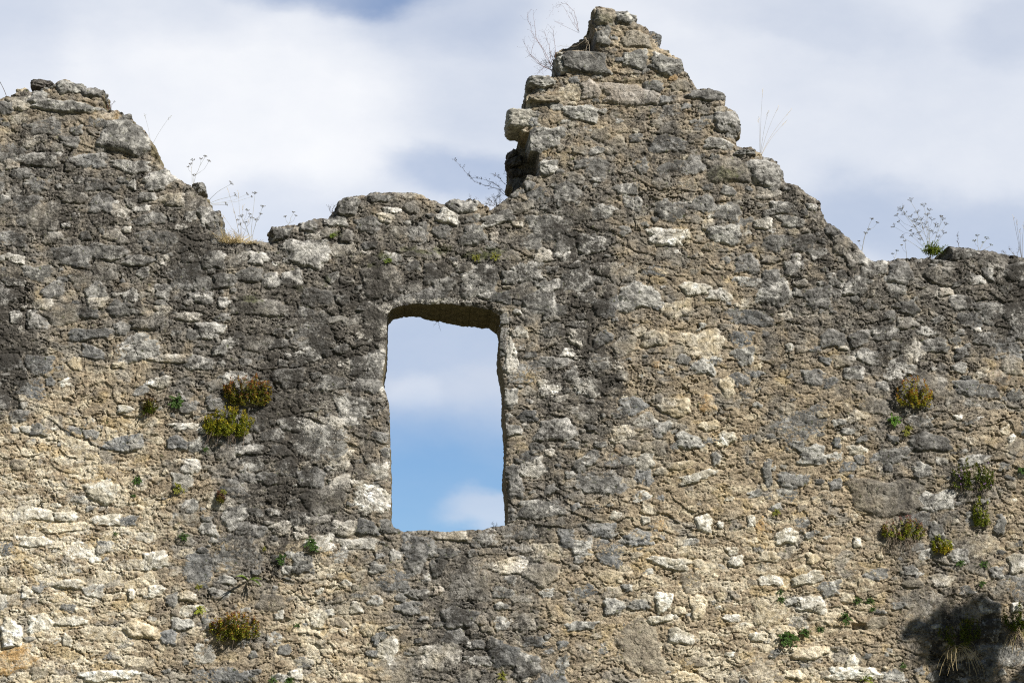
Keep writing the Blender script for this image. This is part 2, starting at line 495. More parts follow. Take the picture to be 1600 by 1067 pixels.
# stones one can pick out: photograph pixel of the centre, half width, half height, turn, tone, how far it stands proud (cm)
ST = """33 160 20 13 0 C 2;8 167 14 12 0 G 2;95 166 50 11 -3 L 3;60 147 14 8 0 L 2;107 134 18 12 0 L 2;145 142 18 9 0 G 3;172 182 14 8 0 O 2;197 181 9 7 0 G 3
195 215 40 26 -15 L 4;150 190 20 10 0 G 1;75 200 25 12 0 G 1;62 250 32 12 0 L 1.5;140 252 30 14 0 B 1.5;32 272 16 10 0 B 1;207 260 30 10 0 L 1.5;252 280 30 13 30 L 1.5
160 320 18 16 0 B 1.5;40 317 22 13 0 B 1.5;228 308 16 7 0 L 1.5;270 312 18 11 0 C 1.5;150 290 18 11 0 G 1;325 338 14 18 0 L 2;220 325 14 6 0 L 1
544 322 18 15 0 L 3;612 328 13 6 0 W 2;593 310 22 7 0 L 2;645 324 12 10 0 T 2;700 340 18 12 -20 W 2.5;723 322 26 11 0 L 2;739 369 20 16 0 L 2;775 345 22 8 20 L 2
440 364 15 10 0 L 3;482 354 14 10 0 L 2.5;524 346 17 10 0 L 2;541 372 12 10 0 T 3;482 395 34 21 0 L 3;534 391 18 12 0 C 1;576 352 22 14 0 G 1;654 365 18 14 0 G 1
771 372 9 9 0 O 1;749 440 25 30 0 L 1.5;674 427 12 20 0 G 1;333 408 20 14 0 L 2;404 404 18 10 0 L 2;352 440 22 12 0 L 2;391 430 22 12 0 L 2;456 437 18 14 0 L 2;316 466 20 10 0 L 1.5
407 482 45 14 0 T 2;495 466 25 16 0 G 1.5;534 469 12 8 0 G 1.5;910 178 26 15 0 L 3;910 98 40 20 -5 G 4;850 217 28 20 0 L 2.5;856 262 14 15 0 L 3;945 25 17 15 0 T 3
976 26 14 11 0 L 3;941 60 14 12 0 L 3;994 63 26 12 -10 T 2;994 93 22 14 0 L 2;1043 102 28 17 -15 L 3;1102 148 28 11 0 G 3;1137 190 20 19 0 G 4;1120 225 25 9 0 L 2
1141 266 35 22 0 T 2;1197 270 28 24 -20 L 3;1050 200 20 12 0 T 1;973 147 37 17 0 P 2.5;924 140 16 14 0 P 2;1011 154 20 12 0 P 2;931 262 20 16 0 G 1;1001 259 15 12 0 G 1
910 259 14 7 0 G 1;1081 259 20 16 0 G 1;885 303 22 16 0 L 1.5;980 297 20 10 0 L 1;941 332 20 12 0 L 1.5;1193 350 17 8 0 W 2.5;1221 325 18 11 0 L 2;1043 370 29 15 -8 W 2.5;1134 367 26 18 0 L 2.5
780 340 25 9 12 L 2;1325 389 26 20 -30 T 2.5;1216 380 22 14 0 G 1.5;1237 347 20 9 0 L 1.5;1256 382 20 14 0 G 1.5;1166 412 18 16 0 G 1.5;1209 456 26 22 0 L 2;1278 466 22 19 0 G 2;1125 462 20 9 0 W 1.5
1406 428 22 19 0 G 3;1466 431 24 14 0 T 2.5;1497 396 16 11 0 L 3;1544 428 10 10 0 L 2;1584 425 16 14 0 G 2;1337 447 18 16 0 L 2;1237 419 14 12 0 L 1.5;1503 472 20 12 0 L 1.5;1112 337 5 6 0 W 1
997 465 36 20 5 L 2.5;1022 530 22 11 0 C 2;1100 575 18 14 0 L 2;1162 555 20 16 0 L 1.5;1157 530 20 11 0 B 1.5;1085 452 22 11 -8 W 2;845 475 26 21 0 L 2;902 527 18 13 0 C 1.5;865 567 32 9 0 G 1.5
887 552 10 7 0 W 1.5;862 422 10 6 0 L 1.5;922 382 22 16 0 L 1.5;1054 636 25 15 -5 C 3;1135 605 10 16 15 C 2;1105 632 14 14 0 O 1.5;1107 665 18 7 8 C 2;1035 667 16 9 0 L 1.5;1022 700 20 12 0 T 1.5
1077 691 24 11 0 L 2;1136 685 12 12 20 W 2;1120 717 8 10 0 L 1.5;1060 726 24 6 5 C 1.5;1090 746 30 8 12 W 2;1199 740 8 22 0 L 2;1270 712 20 16 0 L 2;985 635 22 16 0 B 1;917 605 22 15 0 W 1.5
1025 570 6 6 0 O 1;940 755 40 18 0 G 1.5;1007 745 16 14 0 B 1;967 700 8 8 0 O 1;858 606 18 14 0 W 1.5;870 672 28 18 0 L 2;845 796 38 14 0 L 2
940 828 20 13 0 B 1.5;997 841 22 13 0 B 1.5;887 840 14 16 0 B 1.5;910 857 16 17 0 L 1.5;845 897 26 19 -10 T 2;957 947 16 14 0 L 2;1047 879 32 9 -8 W 2.5;1150 877 12 8 0 W 2;1037 940 13 14 0 W 2
1090 947 12 18 10 C 2;1030 967 20 6 8 W 2;1062 995 22 10 -10 W 2;907 977 24 7 5 L 2;1000 1010 34 36 0 T 1.5;1070 1057 20 10 0 C 2;1142 965 14 6 -10 W 1.5;1182 995 12 7 0 W 2;822 1040 22 21 0 L 2
837 1002 18 9 0 B 1;955 900 18 10 0 C 1;1100 817 14 13 0 W 2;1125 820 6 6 0 W 2;1175 815 7 9 0 W 2;1007 812 8 6 0 W 2;812 832 25 12 0 G 1;1229 838 18 14 0 W 2.5;1201 869 16 10 0 C 2;1268 874 12 8 0 C 2
1262 904 24 9 18 W 2.5;1204 906 18 9 0 W 2;1266 944 25 12 0 W 3;1236 939 14 6 15 L 2;1263 1019 30 9 0 C 2.5;1239 1054 16 7 0 C 2;1338 847 8 8 0 W 2;1335 1052 42 11 0 W 2.5;1333 1033 10 9 0 W 2;1349 947 12 5 0 C 1.5
1385 778 54 29 0 T 2.5;1370 898 18 10 0 G 1;1228 987 16 8 10 C 1.5;1510 605 20 13 0 B 2;1500 574 12 8 0 L 1.5;1451 692 34 14 0 G 2.5;1340 650 16 9 15 C 1.5;1517 660 18 4 10 L 1;1449 635 8 7 0 L 1.5;1335 583 16 12 0 L 1.5
1560 592 20 14 0 O .8;1521 720 25 9 8 L 1.5;1307 692 8 8 0 B 1;1561 823 10 15 -20 L 2.5;1499 868 16 12 0 L 2;1472 907 18 9 0 C 1.5;1556 896 12 9 0 L 2;1588 880 14 16 0 W 2;1461 831 14 14 0 L 2;1402 945 12 6 0 L 1.5
1590 947 8 8 0 W 2;1550 980 16 14 0 L 1.5;232 505 27 9 6 T 2.5;140 490 16 9 0 B 1.5;255 455 14 12 0 L 2;170 395 24 14 0 L 2;217 407 24 9 0 L 2;140 522 34 10 0 B 1.5;62 570 24 14 0 B 1.5;187 570 12 6 0 C 2
265 560 25 8 0 C 2;117 568 10 10 0 C 1.5;250 598 18 9 0 W 2;198 358 8 6 0 W 1.5;295 497 22 7 0 C 1.5;17 375 28 12 0 B 1.5;317 445 14 16 0 G 1.5;328 517 20 16 0 L 2;25 495 10 10 0 L 1.5;50 492 8 8 0 L 2
160 768 25 17 -10 W 2;50 803 34 9 0 W 1.5;101 806 18 8 0 W 2;166 812 24 9 0 W 1.5;104 823 34 8 5 C 1.5;241 875 22 14 0 W 2;107 913 22 7 0 W 2.5;42 928 8 11 -20 W 2;205 928 6 9 0 W 2;244 922 13 10 0 W 2
220 985 27 14 -10 C 3;18 990 16 20 0 W 3;294 931 16 7 0 C 2;169 1056 38 9 0 W 2.5;95 1062 18 8 0 C 2;312 887 22 30 0 B 1;357 1056 40 12 0 B 1;285 976 16 11 0 L 2;163 854 14 10 0 L 1.5;53 845 25 8 0 W 1.5
196 814 18 8 0 B 1;104 1000 8 11 0 W 1.5;113 970 20 7 0 W 1.5;540 825 20 14 0 C 1.5;572 825 16 14 0 B 2;472 880 16 14 0 G 2;497 965 14 16 -15 W 2;555 950 10 9 0 W 1.5;607 1015 14 20 -30 W 1;717 965 28 15 0 B 2
640 950 20 11 0 B 1.5;705 837 25 8 0 C 2;680 833 10 9 0 T 2;462 1054 12 8 0 W 2;437 1058 14 7 0 L 1.5;785 925 18 9 0 L 1;645 885 14 14 0 G 1.5;682 890 10 12 0 G 1.5;590 887 14 8 0 L 1.5;685 922 7 7 0 O 1.5
560 849 30 8 0 W 1;550 1060 24 8 0 C 1.5;445 1015 10 8 0 G 1;194 692 32 13 0 B 1.5;277 692 14 12 0 B 1.5;297 729 16 14 0 W 2;290 666 20 6 0 W 1.5;196 640 12 7 0 W 2;237 661 16 9 0 C 1.5;391 703 24 9 0 L 2
292 637 18 9 0 G 1.5;174 681 10 12 0 C 1;505 690 38 34 0 L 1.5;548 640 24 26 0 L 1;450 590 26 14 0 G 2;520 600 26 12 0 G 1.5;575 600 20 16 0 G 1.5;590 735 18 14 0 W 1.5;560 755 12 6 0 C 1.5
812 520 14 10 0 W 1.5;800 560 10 26 0 W 1.5;798 622 12 14 0 L 1.5;800 672 14 10 0 L 2;833 731 18 15 20 W 1.5;807 760 12 20 0 G 1.5;1100 700 8 8 0 C 1;1440 735 16 12 0 L 1.5;1420 480 16 12 0 G 1.5;1380 520 22 12 0 L 1.5
1270 590 16 12 0 G 1;1228 640 14 10 0 T 1;1300 530 20 14 0 G 1.5;1460 540 22 12 0 L 1.5;1540 530 18 12 0 G 1.5;1590 520 14 14 0 G 1.5"""
stones = []
for rec in ST.replace("\n", ";").split(";"):
    a = rec.split()
    sx, sz = wp(float(a[0]), float(a[1]))
    stones.append((sx, sz, float(a[2]) * MPP, float(a[3]) * MPP, math.radians(float(a[4])), a[5], float(a[6]) / 100))

# weathering read off the photograph every 100 pixels: rows y = 100..1100, columns x = 0..1600
GREY = """.45 .45 .42 .45 .45 .45 .45 .45 .45 .42 .38 .45 .50 .5 .5 .5 .5
.55 .50 .42 .45 .45 .45 .45 .45 .42 .40 .50 .48 .55 .5 .5 .5 .5
.65 .65 .60 .55 .55 .50 .50 .48 .58 .60 .52 .48 .58 .60 .6 .6 .6
.60 .58 .65 .75 .62 .60 .66 .62 .58 .66 .48 .40 .50 .60 .65 .70 .7
.80 .50 .58 .62 .66 .80 .85 .78 .55 .68 .45 .38 .52 .64 .64 .60 .66
.70 .35 .35 .55 .76 .70 .60 .55 .45 .70 .42 .32 .42 .42 .60 .50 .40
.28 .14 .24 .45 .68 .60 .55 .50 .52 .58 .45 .28 .28 .30 .56 .46 .36
.14 .08 .14 .40 .66 .66 .50 .50 .60 .50 .28 .18 .20 .30 .46 .50 .32
.10 .08 .14 .42 .52 .30 .48 .64 .52 .40 .20 .12 .12 .20 .46 .50 .40
.16 .12 .14 .34 .38 .16 .38 .64 .52 .36 .26 .10 .10 .16 .42 .58 .42
.16 .12 .14 .32 .36 .16 .36 .62 .50 .36 .24 .10 .10 .16 .40 .55 .42"""
GREY = np.array([[float(v) for v in r.split()] for r in GREY.split("\n")], F32)
CREAM = """.2 .2 .2 .2 .2 .2 .2 .2 .2 .2 .2 .2 .2 .2 .2 .2 .2
.2 .2 .2 .2 .2 .2 .2 .2 .2 .2 .2 .2 .2 .2 .2 .2 .2
.1 .1 .1 .1 .1 .1 .1 .1 .1 .1 .1 .1 .1 .1 .1 .1 .1
.2 .1 .1 .1 .1 .1 .1 .1 .1 .1 .1 .2 .1 .1 .1 .1 .1
.1 .3 .3 .2 .1 .1 .1 .1 .3 .1 .2 .2 .1 .1 .1 .1 .1
.3 .5 .5 .3 .1 .1 .2 .2 .4 .1 .2 .3 .2 .2 .1 .2 .3
.8 .9 .7 .4 .1 .3 .3 .3 .3 .2 .3 .4 .3 .3 .1 .2 .3
1 1 .9 .4 .1 .2 .3 .3 .2 .2 .5 .5 .5 .4 .2 .2 .4
1 1 .9 .4 .2 .8 .4 .1 .2 .4 .7 .7 .7 .6 .2 .2 .4
.9 .9 .9 .5 .3 .9 .5 .1 .2 .4 .6 .8 .8 .7 .2 .1 .3
.9 .9 .9 .5 .3 .9 .5 .1 .2 .4 .6 .8 .8 .7 .2 .1 .3"""
CREAM = np.array([[float(v) for v in r.split()] for r in CREAM.split("\n")], F32)

# approximate pixel coordinates on the wall face (affine fit, good to a couple of pixels)
_pts = [(px, py) for px in (0, 400, 800, 1200, 1600) for py in (0, 350, 700, 1067)]
_A = np.array([[*wp(*p), 1.0] for p in _pts]); _B = np.array(_pts, float)
_K = np.linalg.lstsq(_A, _B, rcond=None)[0]

def grid_lookup(G, x, z):
    px = x * _K[0, 0] + z * _K[1, 0] + _K[2, 0]; py = x * _K[0, 1] + z * _K[1, 1] + _K[2, 1]
    fx = np.clip(px / 100, 0, 15.999); fy = np.clip((py - 100) / 100, 0, 9.999)
    ix, iy = fx.astype(np.int32), fy.astype(np.int32)
    tx, ty = (fx - ix).astype(F32), (fy - iy).astype(F32)
    tx = tx * tx * (3 - 2 * tx); ty = ty * ty * (3 - 2 * ty)
    return (G[iy, ix] * (1 - tx) + G[iy, ix + 1] * tx) * (1 - ty) + (G[iy + 1, ix] * (1 - tx) + G[iy + 1, ix + 1] * tx) * ty

# smaller stones scattered through the masonry in rough courses
rnd = random.Random(5)
cells = {}
def near_free(x, z, r):
    k = (int(x / .25), int(z / .25))
    for i in (-1, 0, 1):
        for j in (-1, 0, 1):
            for (a, b, c) in cells.get((k[0] + i, k[1] + j), ()):
                if (a - x) ** 2 + ((b - z) * 1.5) ** 2 < (c + r) ** 2 * 0.72:
                    return False
    return True
def put(x, z, r):
    cells.setdefault((int(x / .25), int(z / .25)), []).append((x, z, r))
for s in stones:
    put(s[0], s[1], s[2])
for size, tries in ((0.15, 700), (0.105, 1800), (0.072, 3500), (0.045, 4500), (0.026, 4500)):
    for _ in range(tries):
        x = rnd.uniform(-6.2, 6.2); z = rnd.uniform(1.2, z1)
        hw = size * rnd.uniform(.75, 1.3)
        if not near_free(x, z, hw): continue
        put(x, z, hw)
        g = float(grid_lookup(GREY, np.array([x]), np.array([z]))[0])
        cr = float(grid_lookup(CREAM, np.array([x]), np.array([z]))[0])
        if size > .1 and g < .45 and rnd.random() < .7: continue
        if rnd.random() > .45 + g * .7 + cr * .3: continue
        t = rnd.random()
        if t < g * 1.0: tone = rnd.choice('GGBBLLLT')
        elif t < g + (1 - g) * .45 * cr + (.03 if g < .5 else 0): tone = rnd.choice('WCCK')
        elif t > .985: tone = 'O'
        else: tone = rnd.choice('TTTLCG')
        stones.append((x, z, hw, hw * rnd.uniform(.42, .85), math.radians(rnd.gauss(4, 12)), tone,
                       (rnd.uniform(.2, 1.3) + .7 * g) / 100 * (1.0 if size > .03 else .7)))

def relief(X, Z, fine=True):
    """height towards the viewer (m), stone colour, crust and lime for arrays of wall points"""
    wx = 0.035 * fbm(X * 4.1, Z * 4.1, 3, 3); wz = 0.028 * fbm(X * 4.1 + 9, Z * 4.1, 3, 4)
    wx2 = wx + 0.010 * fbm(X * 17, Z * 17, 3, 6); wz2 = wz + 0.010 * fbm(X * 17 + 5, Z * 17, 3, 8)
    xw, zw = X + wx2, Z + wz2
    big = fbm(X * .7, Z * .9, 3, 12); med = fbm(X * 3.1, Z * 4.2, 4, 15)
    H = 0.022 * big + 0.015 * med
    # render broken off in thin, slightly tilted sheets with an overhanging lower lip
    amp = 0.5 + 0.5 * np.clip(fbm(X * 1.1, Z * 1.4, 2, 21) * 1.6, -1, 1)
    ph = (zw + 0.10 * X) * 6.5 + 1.6 * fbm(X * 1.7, Z * 3.0, 3, 23)
    ph = ph - np.floor(ph)
    H += 0.015 * amp * (1 - ph) * sstep(0.0, 0.07, ph)
    ph = (zw - 0.05 * X) * 15 + 1.9 * fbm(X * 4.0, Z * 6.5, 3, 27)
    ph = ph - np.floor(ph)
    H += 0.006 * (1.1 - amp) * (1 - ph) * sstep(0.0, 0.14, ph)
    f1, f2, cid = worley(xw * 11, zw * 17, 2)
    H += 0.0055 * (1 - f1 * f1) - 0.009 * np.exp(-((f2 - f1) / 0.06) ** 2) * sstep(.35, .6, _r1[(cid * 7) & 4095])
    chip = _r2[cid]
    H += 0.006 * (chip - .5)
    f1, f2, cid2 = worley(xw * 34 + 7, zw * 44, 5)
    H += 0.0032 * (1 - f1 * f1) - 0.002 * np.exp(-((f2 - f1) / 0.09) ** 2)
    rough = 0.6 + 0.6 * np.clip(fbm(X * 2.3 + 4, Z * 2.3, 2, 31) + .3, 0, 1)
    H += rough * (0.0060 * fbm(xw * 34, zw * 40, 2, 33, .8))
    ck = np.abs(fbm(xw * 3.6 + 2, zw * 6.8, 4, 35))
    H -= 0.026 * np.exp(-(ck / .020) ** 2) * sstep(-.25, .20, fbm(X * 2.2, Z * 3, 2, 39))
    ck = np.abs(fbm(xw * 10 + 2, zw * 15, 3, 41))
    H -= 0.012 * np.exp(-(ck / .040) ** 2) * sstep(-.2, .25, fbm(X * 4.2, Z * 5, 2, 43))
    pit = fbm(xw * 21, zw * 26, 2, 37)
    H -= 0.016 * sstep(.50, .85, pit)
    H = H.astype(F32)
    tint = fbm(X * 2.0, Z * 2.6, 4, 60)[..., None]
    tint2 = fbm(X * 23, Z * 26, 3, 64)[..., None]
    base = np.array((0.296, 0.242, 0.170), F32) * (1 + .20 * tint + .24 * tint2 + .20 * (chip - .5)[..., None])
    cmx = grid_lookup(CREAM, X, Z)
    def blend(col, f):
        f = f[..., None]
        return base * (1 - f) + np.array(col, F32) * (1 + .2 * tint2) * f
    pa = fbm(xw * 7.5, zw * 12, 4, 200); pb = fbm(xw * 3.3 + 8, zw * 5, 4, 204); pc = fbm(xw * 12 + 5, zw * 17, 3, 208)
    base = blend((.185, .145, .10), .60 * sstep(.12, .34, -pa))
    base = blend((.42, .365, .265), .75 * sstep(.26, .46, pa + .45 * (cmx - .45)))
    base = blend((.37, .285, .155), .55 * sstep(.28, .50, pb + .25 * (cmx - .4)))
    base = blend((.20, .195, .18), .60 * sstep(.30, .46, -pb + .15 * pc))
    stone = np.zeros(X.shape, F32)
    r_f = 0.0055 * fbm(xw * 26 + 3, zw * 32, 2, 70, .7) + 0.0045 * fbm(xw * 9, zw * 12, 3, 73)
    mott = fbm(xw * 14, zw * 17, 4, 77)
    crack = np.abs(fbm(xw * 7, zw * 7, 3, 79))
    rs = np.random.RandomState(3)
    xs1, zs1 = X[0], Z[:, 0]
    for (sx, sz, hw, hh, rot, tone, prot) in stones:
        R = max(hw, hh) * 1.45 + .03
        i0, i1 = np.searchsorted(xs1, (sx - R, sx + R)); j0, j1 = np.searchsorted(zs1, (sz - R, sz + R))
        ra = rs.rand(14)
        if i1 - i0 < 2 or j1 - j0 < 2: continue
        sl = (slice(j0, j1), slice(i0, i1))
        dx = X[sl] + 0.55 * wx2[sl] - 0.0 - sx; dz = Z[sl] + 0.55 * wz2[sl] - sz
        c, s = math.cos(rot), math.sin(rot)
        a = (dx * c + dz * s) / hw; b = (-dx * s + dz * c) / hh
        th = np.arctan2(b, a)
        p = 2.4 + 2.2 * ra[0]
        r = (np.abs(a) ** p + np.abs(b) ** p) ** (1 / p)
        r = r * (1 + .13 * np.sin(2 * th + 6 * ra[1]) * ra[2] + .11 * np.sin(3 * th + 6 * ra[3]) + .07 * np.sin(5 * th + 6 * ra[4]) + .04 * np.sin(9 * th + 6 * ra[5]))
        pz = prot * (1.05 - np.clip(r, 0, 1.5) ** (5 + 3 * ra[6]) * 1.1)
        # a few cleft planes so the face is broken, not domed
        for q in range(2):
            an = 6.28 * ra[7 + q]
            pl = prot * (1.0 + .25 * ra[9 + q]) - .45 * prot * (.5 + ra[11 + q]) * (a * math.cos(an) + b * math.sin(an))
            pz = np.minimum(pz, pl)
        base_h = 0.022 * big[sl] + 0.009 * med[sl] + 0.008
        hs = base_h + pz + r_f[sl] * (0.7 + .5 * ra[13]) - 0.006 * (crack[sl] < .035)
        win = (hs > H[sl]) & (r < 1.12)
        lo, hi = np.array(TONE[tone][0], F32), np.array(TONE[tone][1], F32)
        v = (0.86 + .30 * ra[13])
        cc = lo + (hi - lo) * sstep(-.28, .34, mott[sl] + (ra[12] - .5) * .5)[..., None]
        base[sl] = np.where(win[..., None], cc * v, base[sl])
        stone[sl] = np.where(win, 1, stone[sl])
        # a crevice where the stone meets the mortar
        H[sl] = np.where(win, hs, H[sl] - 0.005 * (r < 1.3) * np.exp(-((r - 1.08) / .09) ** 2))
    # weathering, plus a shade patch painted into the tree shadow
    g = grid_lookup(GREY, X + .12 * fbm(X * 2.4, Z * 1.6, 3, 90), Z + .16 * fbm(X * 2.4 + 3, Z * 1.6, 3, 92))
    cm = grid_lookup(CREAM, X + .1 * fbm(X * 2.4, Z * 2, 3, 94), Z)
    streak = fbm(X * 6.5 + .2 * wx, Z * .8, 4, 96)
    blot = fbm(X * 6, Z * 7, 4, 98)
    pale = stone * sstep(-.25, .45, fbm(xw * 5, zw * 6, 3, 112))
    crust_shade_m = g + .20 * streak * sstep(.25, .5, g) + .20 * blot + .16 * fbm(xw * 19, zw * 24, 3, 114) - .26 * pale
    smear = sstep(.14, .36, fbm((xw + .25 * zw) * 4.2, zw * 10, 5, 110, .6) + .40 * (cm - .55))
    wash = (sstep(.25, .9, cm) * smear * (1 - .6 * stone) * .75)[..., None]
    base = base * (1 - wash) + np.array((.53, .475, .365), F32) * (1 + .2 * tint2) * wash
    lum = base.mean(axis=2, keepdims=True)
    gm = sstep(.24, .68, g + .20 * blot + .10 * streak)[..., None]
    greyed = lum * np.array((1.03, .99, .925), F32) * (.66 + .66 * pale[..., None])
    base = base * (1 - .80 * gm) + greyed * .80 * gm
    base = base * (1 + .22 * cm[..., None] * (1 - gm))
    lime = 0.05 + .30 * cm * (1 - gm[..., 0]) + .16 * cm * smear + .20 * pale * sstep(.4, .7, g) + .10 * fbm(X * 9, Z * 11, 3, 100) + .12 * sstep(.4, .75, g) * sstep(0, .6, fbm(X * 3, Z * 3, 3, 103))
    for (px, py, rx, ry, am) in LIME:
        lx, lz = wp(px, py)
        q = ((X + wx2 - lx) / (rx * MPP)) ** 2 + ((Z + wz2 - lz) / (ry * MPP)) ** 2
        lime += am * np.exp(-q)
    brk = .45 + .95 * sstep(-.22, .22, fbm(xw * 6 + 3, zw * 4, 4, 210))
    for (px, py, rx, ry, am) in CRUST_SHADE:
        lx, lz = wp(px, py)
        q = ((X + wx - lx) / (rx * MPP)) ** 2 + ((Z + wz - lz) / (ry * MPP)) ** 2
        crust_shade_m += am * np.exp(-q) * brk
    for (px, py, rx, ry, am) in MOSS:
        lx, lz = wp(px, py)
        q = np.exp(-((X + wx2 - lx) / (rx * MPP)) ** 2 - ((Z + wz2 - lz) / (ry * MPP)) ** 2) + .5 * fbm(X * 30, Z * 30, 3, 106)
        f = (am * sstep(.25, .7, q))[..., None]
        base = base * (1 - f) + np.array((0.075, 0.085, 0.03), F32) * f
    return H, np.clip(base, .02, .72), np.clip(crust_shade_m * .86, 0, 1), np.clip(lime, 0, 1)

LIME = [(525,655,42,50,.40),(480,660,12,40,.35),(800,555,15,60,.35),(862,608,24,16,.5),(915,605,24,14,.5),(962,570,20,14,.5),(905,560,11,26,.45),
 (832,733,17,20,.5),(930,690,8,34,.35),(607,1015,22,28,.4),(565,850,40,9,.45),(690,470,66,7,.55),(612,480,14,10,.35),(745,445,34,34,.2),(120,830,150,110,.10),
 (480,395,40,24,.2),(840,178,40,14,.25),(195,215,36,22,.2),(300,725,14,16,.4),(1045,372,26,14,.25),(995,465,30,16,.2),(590,735,20,18,.4),
 (330,400,50,25,.18),(600,500,10,30,.3),(606,700,8,80,.3),(602,580,9,34,.4),(794,560,9,60,.35),(620,484,20,6,.3),(1270,944,24,12,.3),(1320,1055,40,12,.25),(700,338,18,12,.25),(735,318,26,10,.2),(1390,440,60,30,.12)]
CRUST_SHADE = [(1505,1008,62,62,.55),(15,520,32,90,.30),(25,610,30,60,.18),(455,690,34,110,.42),(450,800,30,70,.25),(690,430,110,30,.20),(580,450,50,60,.25),(545,560,50,40,.2),  # first patch: grey crust, painted darker to deepen the tree shadow; others are weathering
 (900,380,40,60,.25),(925,450,34,70,.20),(940,560,36,60,.22),(960,640,26,60,.25),(1030,240,60,30,.15),(1010,170,50,30,.1),(1260,370,40,50,.2),
 (1310,430,40,40,.2),(1210,510,40,25,.2),(1590,470,30,60,.30),(1400,560,50,60,.15),(1440,760,40,90,.15),(380,520,40,40,.1),(30,230,40,40,.15),
 (120,350,60,30,.15),(700,1020,70,40,.10),(300,380,30,40,.25),(1500,540,40,30,.2),(430,900,34,60,.14),(400,1010,40,50,.10),(350,840,40,40,.10),(440,470,60,30,.10),(870,600,26,60,.12),(230,470,60,20,.12),(1060,255,70,25,.12)]
MOSS = [(690,390,16,7,.6),(745,400,24,8,.6),(770,395,16,8,.6),(600,400,14,6,.7),(585,415,10,6,.7),(660,395,14,5,.6),(525,367,8,5,.8),(640,388,14,5,.6),
 (395,466,18,9,.6),(465,452,8,6,.7),(510,436,8,8,.5),(1130,272,26,12,.45),(945,30,14,10,.35)]
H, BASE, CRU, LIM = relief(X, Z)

# edges of the broken masonry: worn back, and the deep shaded returns
d_out = -so_n; d_win = sw_n
H -= (0.060 * np.exp(-np.clip(d_out, 0, 9) / 0.045) * (.65 + .6 * e1)).astype(F32)
H -= 0.020 * np.exp(-np.clip(d_win, 0, 9) / 0.022)
RECESS = [([(760,332),(784,306),(801,288),(803,278),(790,273),(794,261),(788,254),(803,247),(790,238),(805,233),(806,215),(784,200),(810,206),(826,207),(827,237),(840,241),(842,275),(823,273),(815,288),(800,301),(784,313)], .34),
          ([(866,66),(896,48),(923,34),(929,48),(930,70),(938,80),(905,77),(870,79)], .30),
          ([(866,103),(862,118),(884,118),(879,102),(876,84),(864,82)], .20),
          ([(1455,404),(1480,380),(1486,396),(1483,406)], .16), ([(1330,974),(1352,974),(1354,984),(1332,984)], .05)]
for poly, dep in RECESS:
    pw = [wp(*p) for p in poly]
    ax = [p[0] for p in pw]; az = [p[1] for p in pw]
    i0, i1 = np.searchsorted(XS, (min(ax) - .06, max(ax) + .06)); j0, j1 = np.searchsorted(ZS, (min(az) - .06, max(az) + .06))
    s_ = poly_sdf(pw, X[j0:j1, i0:i1], Z[j0:j1, i0:i1]) + .006 * e2[j0:j1, i0:i1]
    H[j0:j1, i0:i1] -= dep * sstep(.008, -.012, s_)

# grid -> mesh inside the outline; border vertices pulled onto the outline
ins = sd < 0
cell = ins[:-1, :-1] & ins[1:, :-1] & ins[:-1, 1:] & ins[1:, 1:]
gz, gx = np.gradient(sd, ZS, XS)
used = np.zeros(ins.shape, bool)
used[:-1, :-1] |= cell; used[1:, :-1] |= cell; used[:-1, 1:] |= cell; used[1:, 1:] |= cell
idx = np.full(ins.shape, -1, np.int32); idx[used] = np.arange(used.sum(), dtype=np.int32)
full = np.zeros(ins.shape, bool)
full[1:-1, 1:-1] = cell[:-1, :-1] & cell[1:, :-1] & cell[:-1, 1:] & cell[1:, 1:]
bord = used & ~full
gl = np.sqrt(gx * gx + gz * gz) + 1e-6
mv = np.clip(-sd, 0, STEP * 1.3) * bord
PX_, PZ_ = X + gx / gl * mv, Z + gz / gl * mv
V = np.stack([PX_[used], -H[used], PZ_[used]], axis=1)
jj, ii = np.nonzero(cell)
q = np.stack([idx[jj, ii], idx[jj, ii + 1], idx[jj + 1, ii + 1], idx[jj + 1, ii]], axis=1)
cB, cC, cL = BASE[used], CRU[used], LIM[used]

# border edges (directed so that the solid is on the left)
def edges_of(c):
    E = []
    p = np.pad(c, 1)
    a = p[1:-1, 1:-1]
    for (nb, v0, v1) in ((p[:-2, 1:-1], (0, 0), (0, 1)), (p[2:, 1:-1], (1, 1), (1, 0)), (p[1:-1, :-2], (1, 0), (0, 0)), (p[1:-1, 2:], (0, 1), (1, 1))):
        j, i = np.nonzero(a & ~nb)
        E.append(np.stack([idx[j + v0[0], i + v0[1]], idx[j + v1[0], i + v1[1]]], axis=1))
    return np.concatenate(E)
E = edges_of(cell)
GRX, GRZ = (gx / gl)[used], (gz / gl)[used]
SWV = sw_[used]
THICK = 0.75
xl_, xr_ = wp(605, 500)[0], wp(782, 500)[0]
zlo_, zhi_ = wp(605, 570)[1], wp(605, 500)[1]

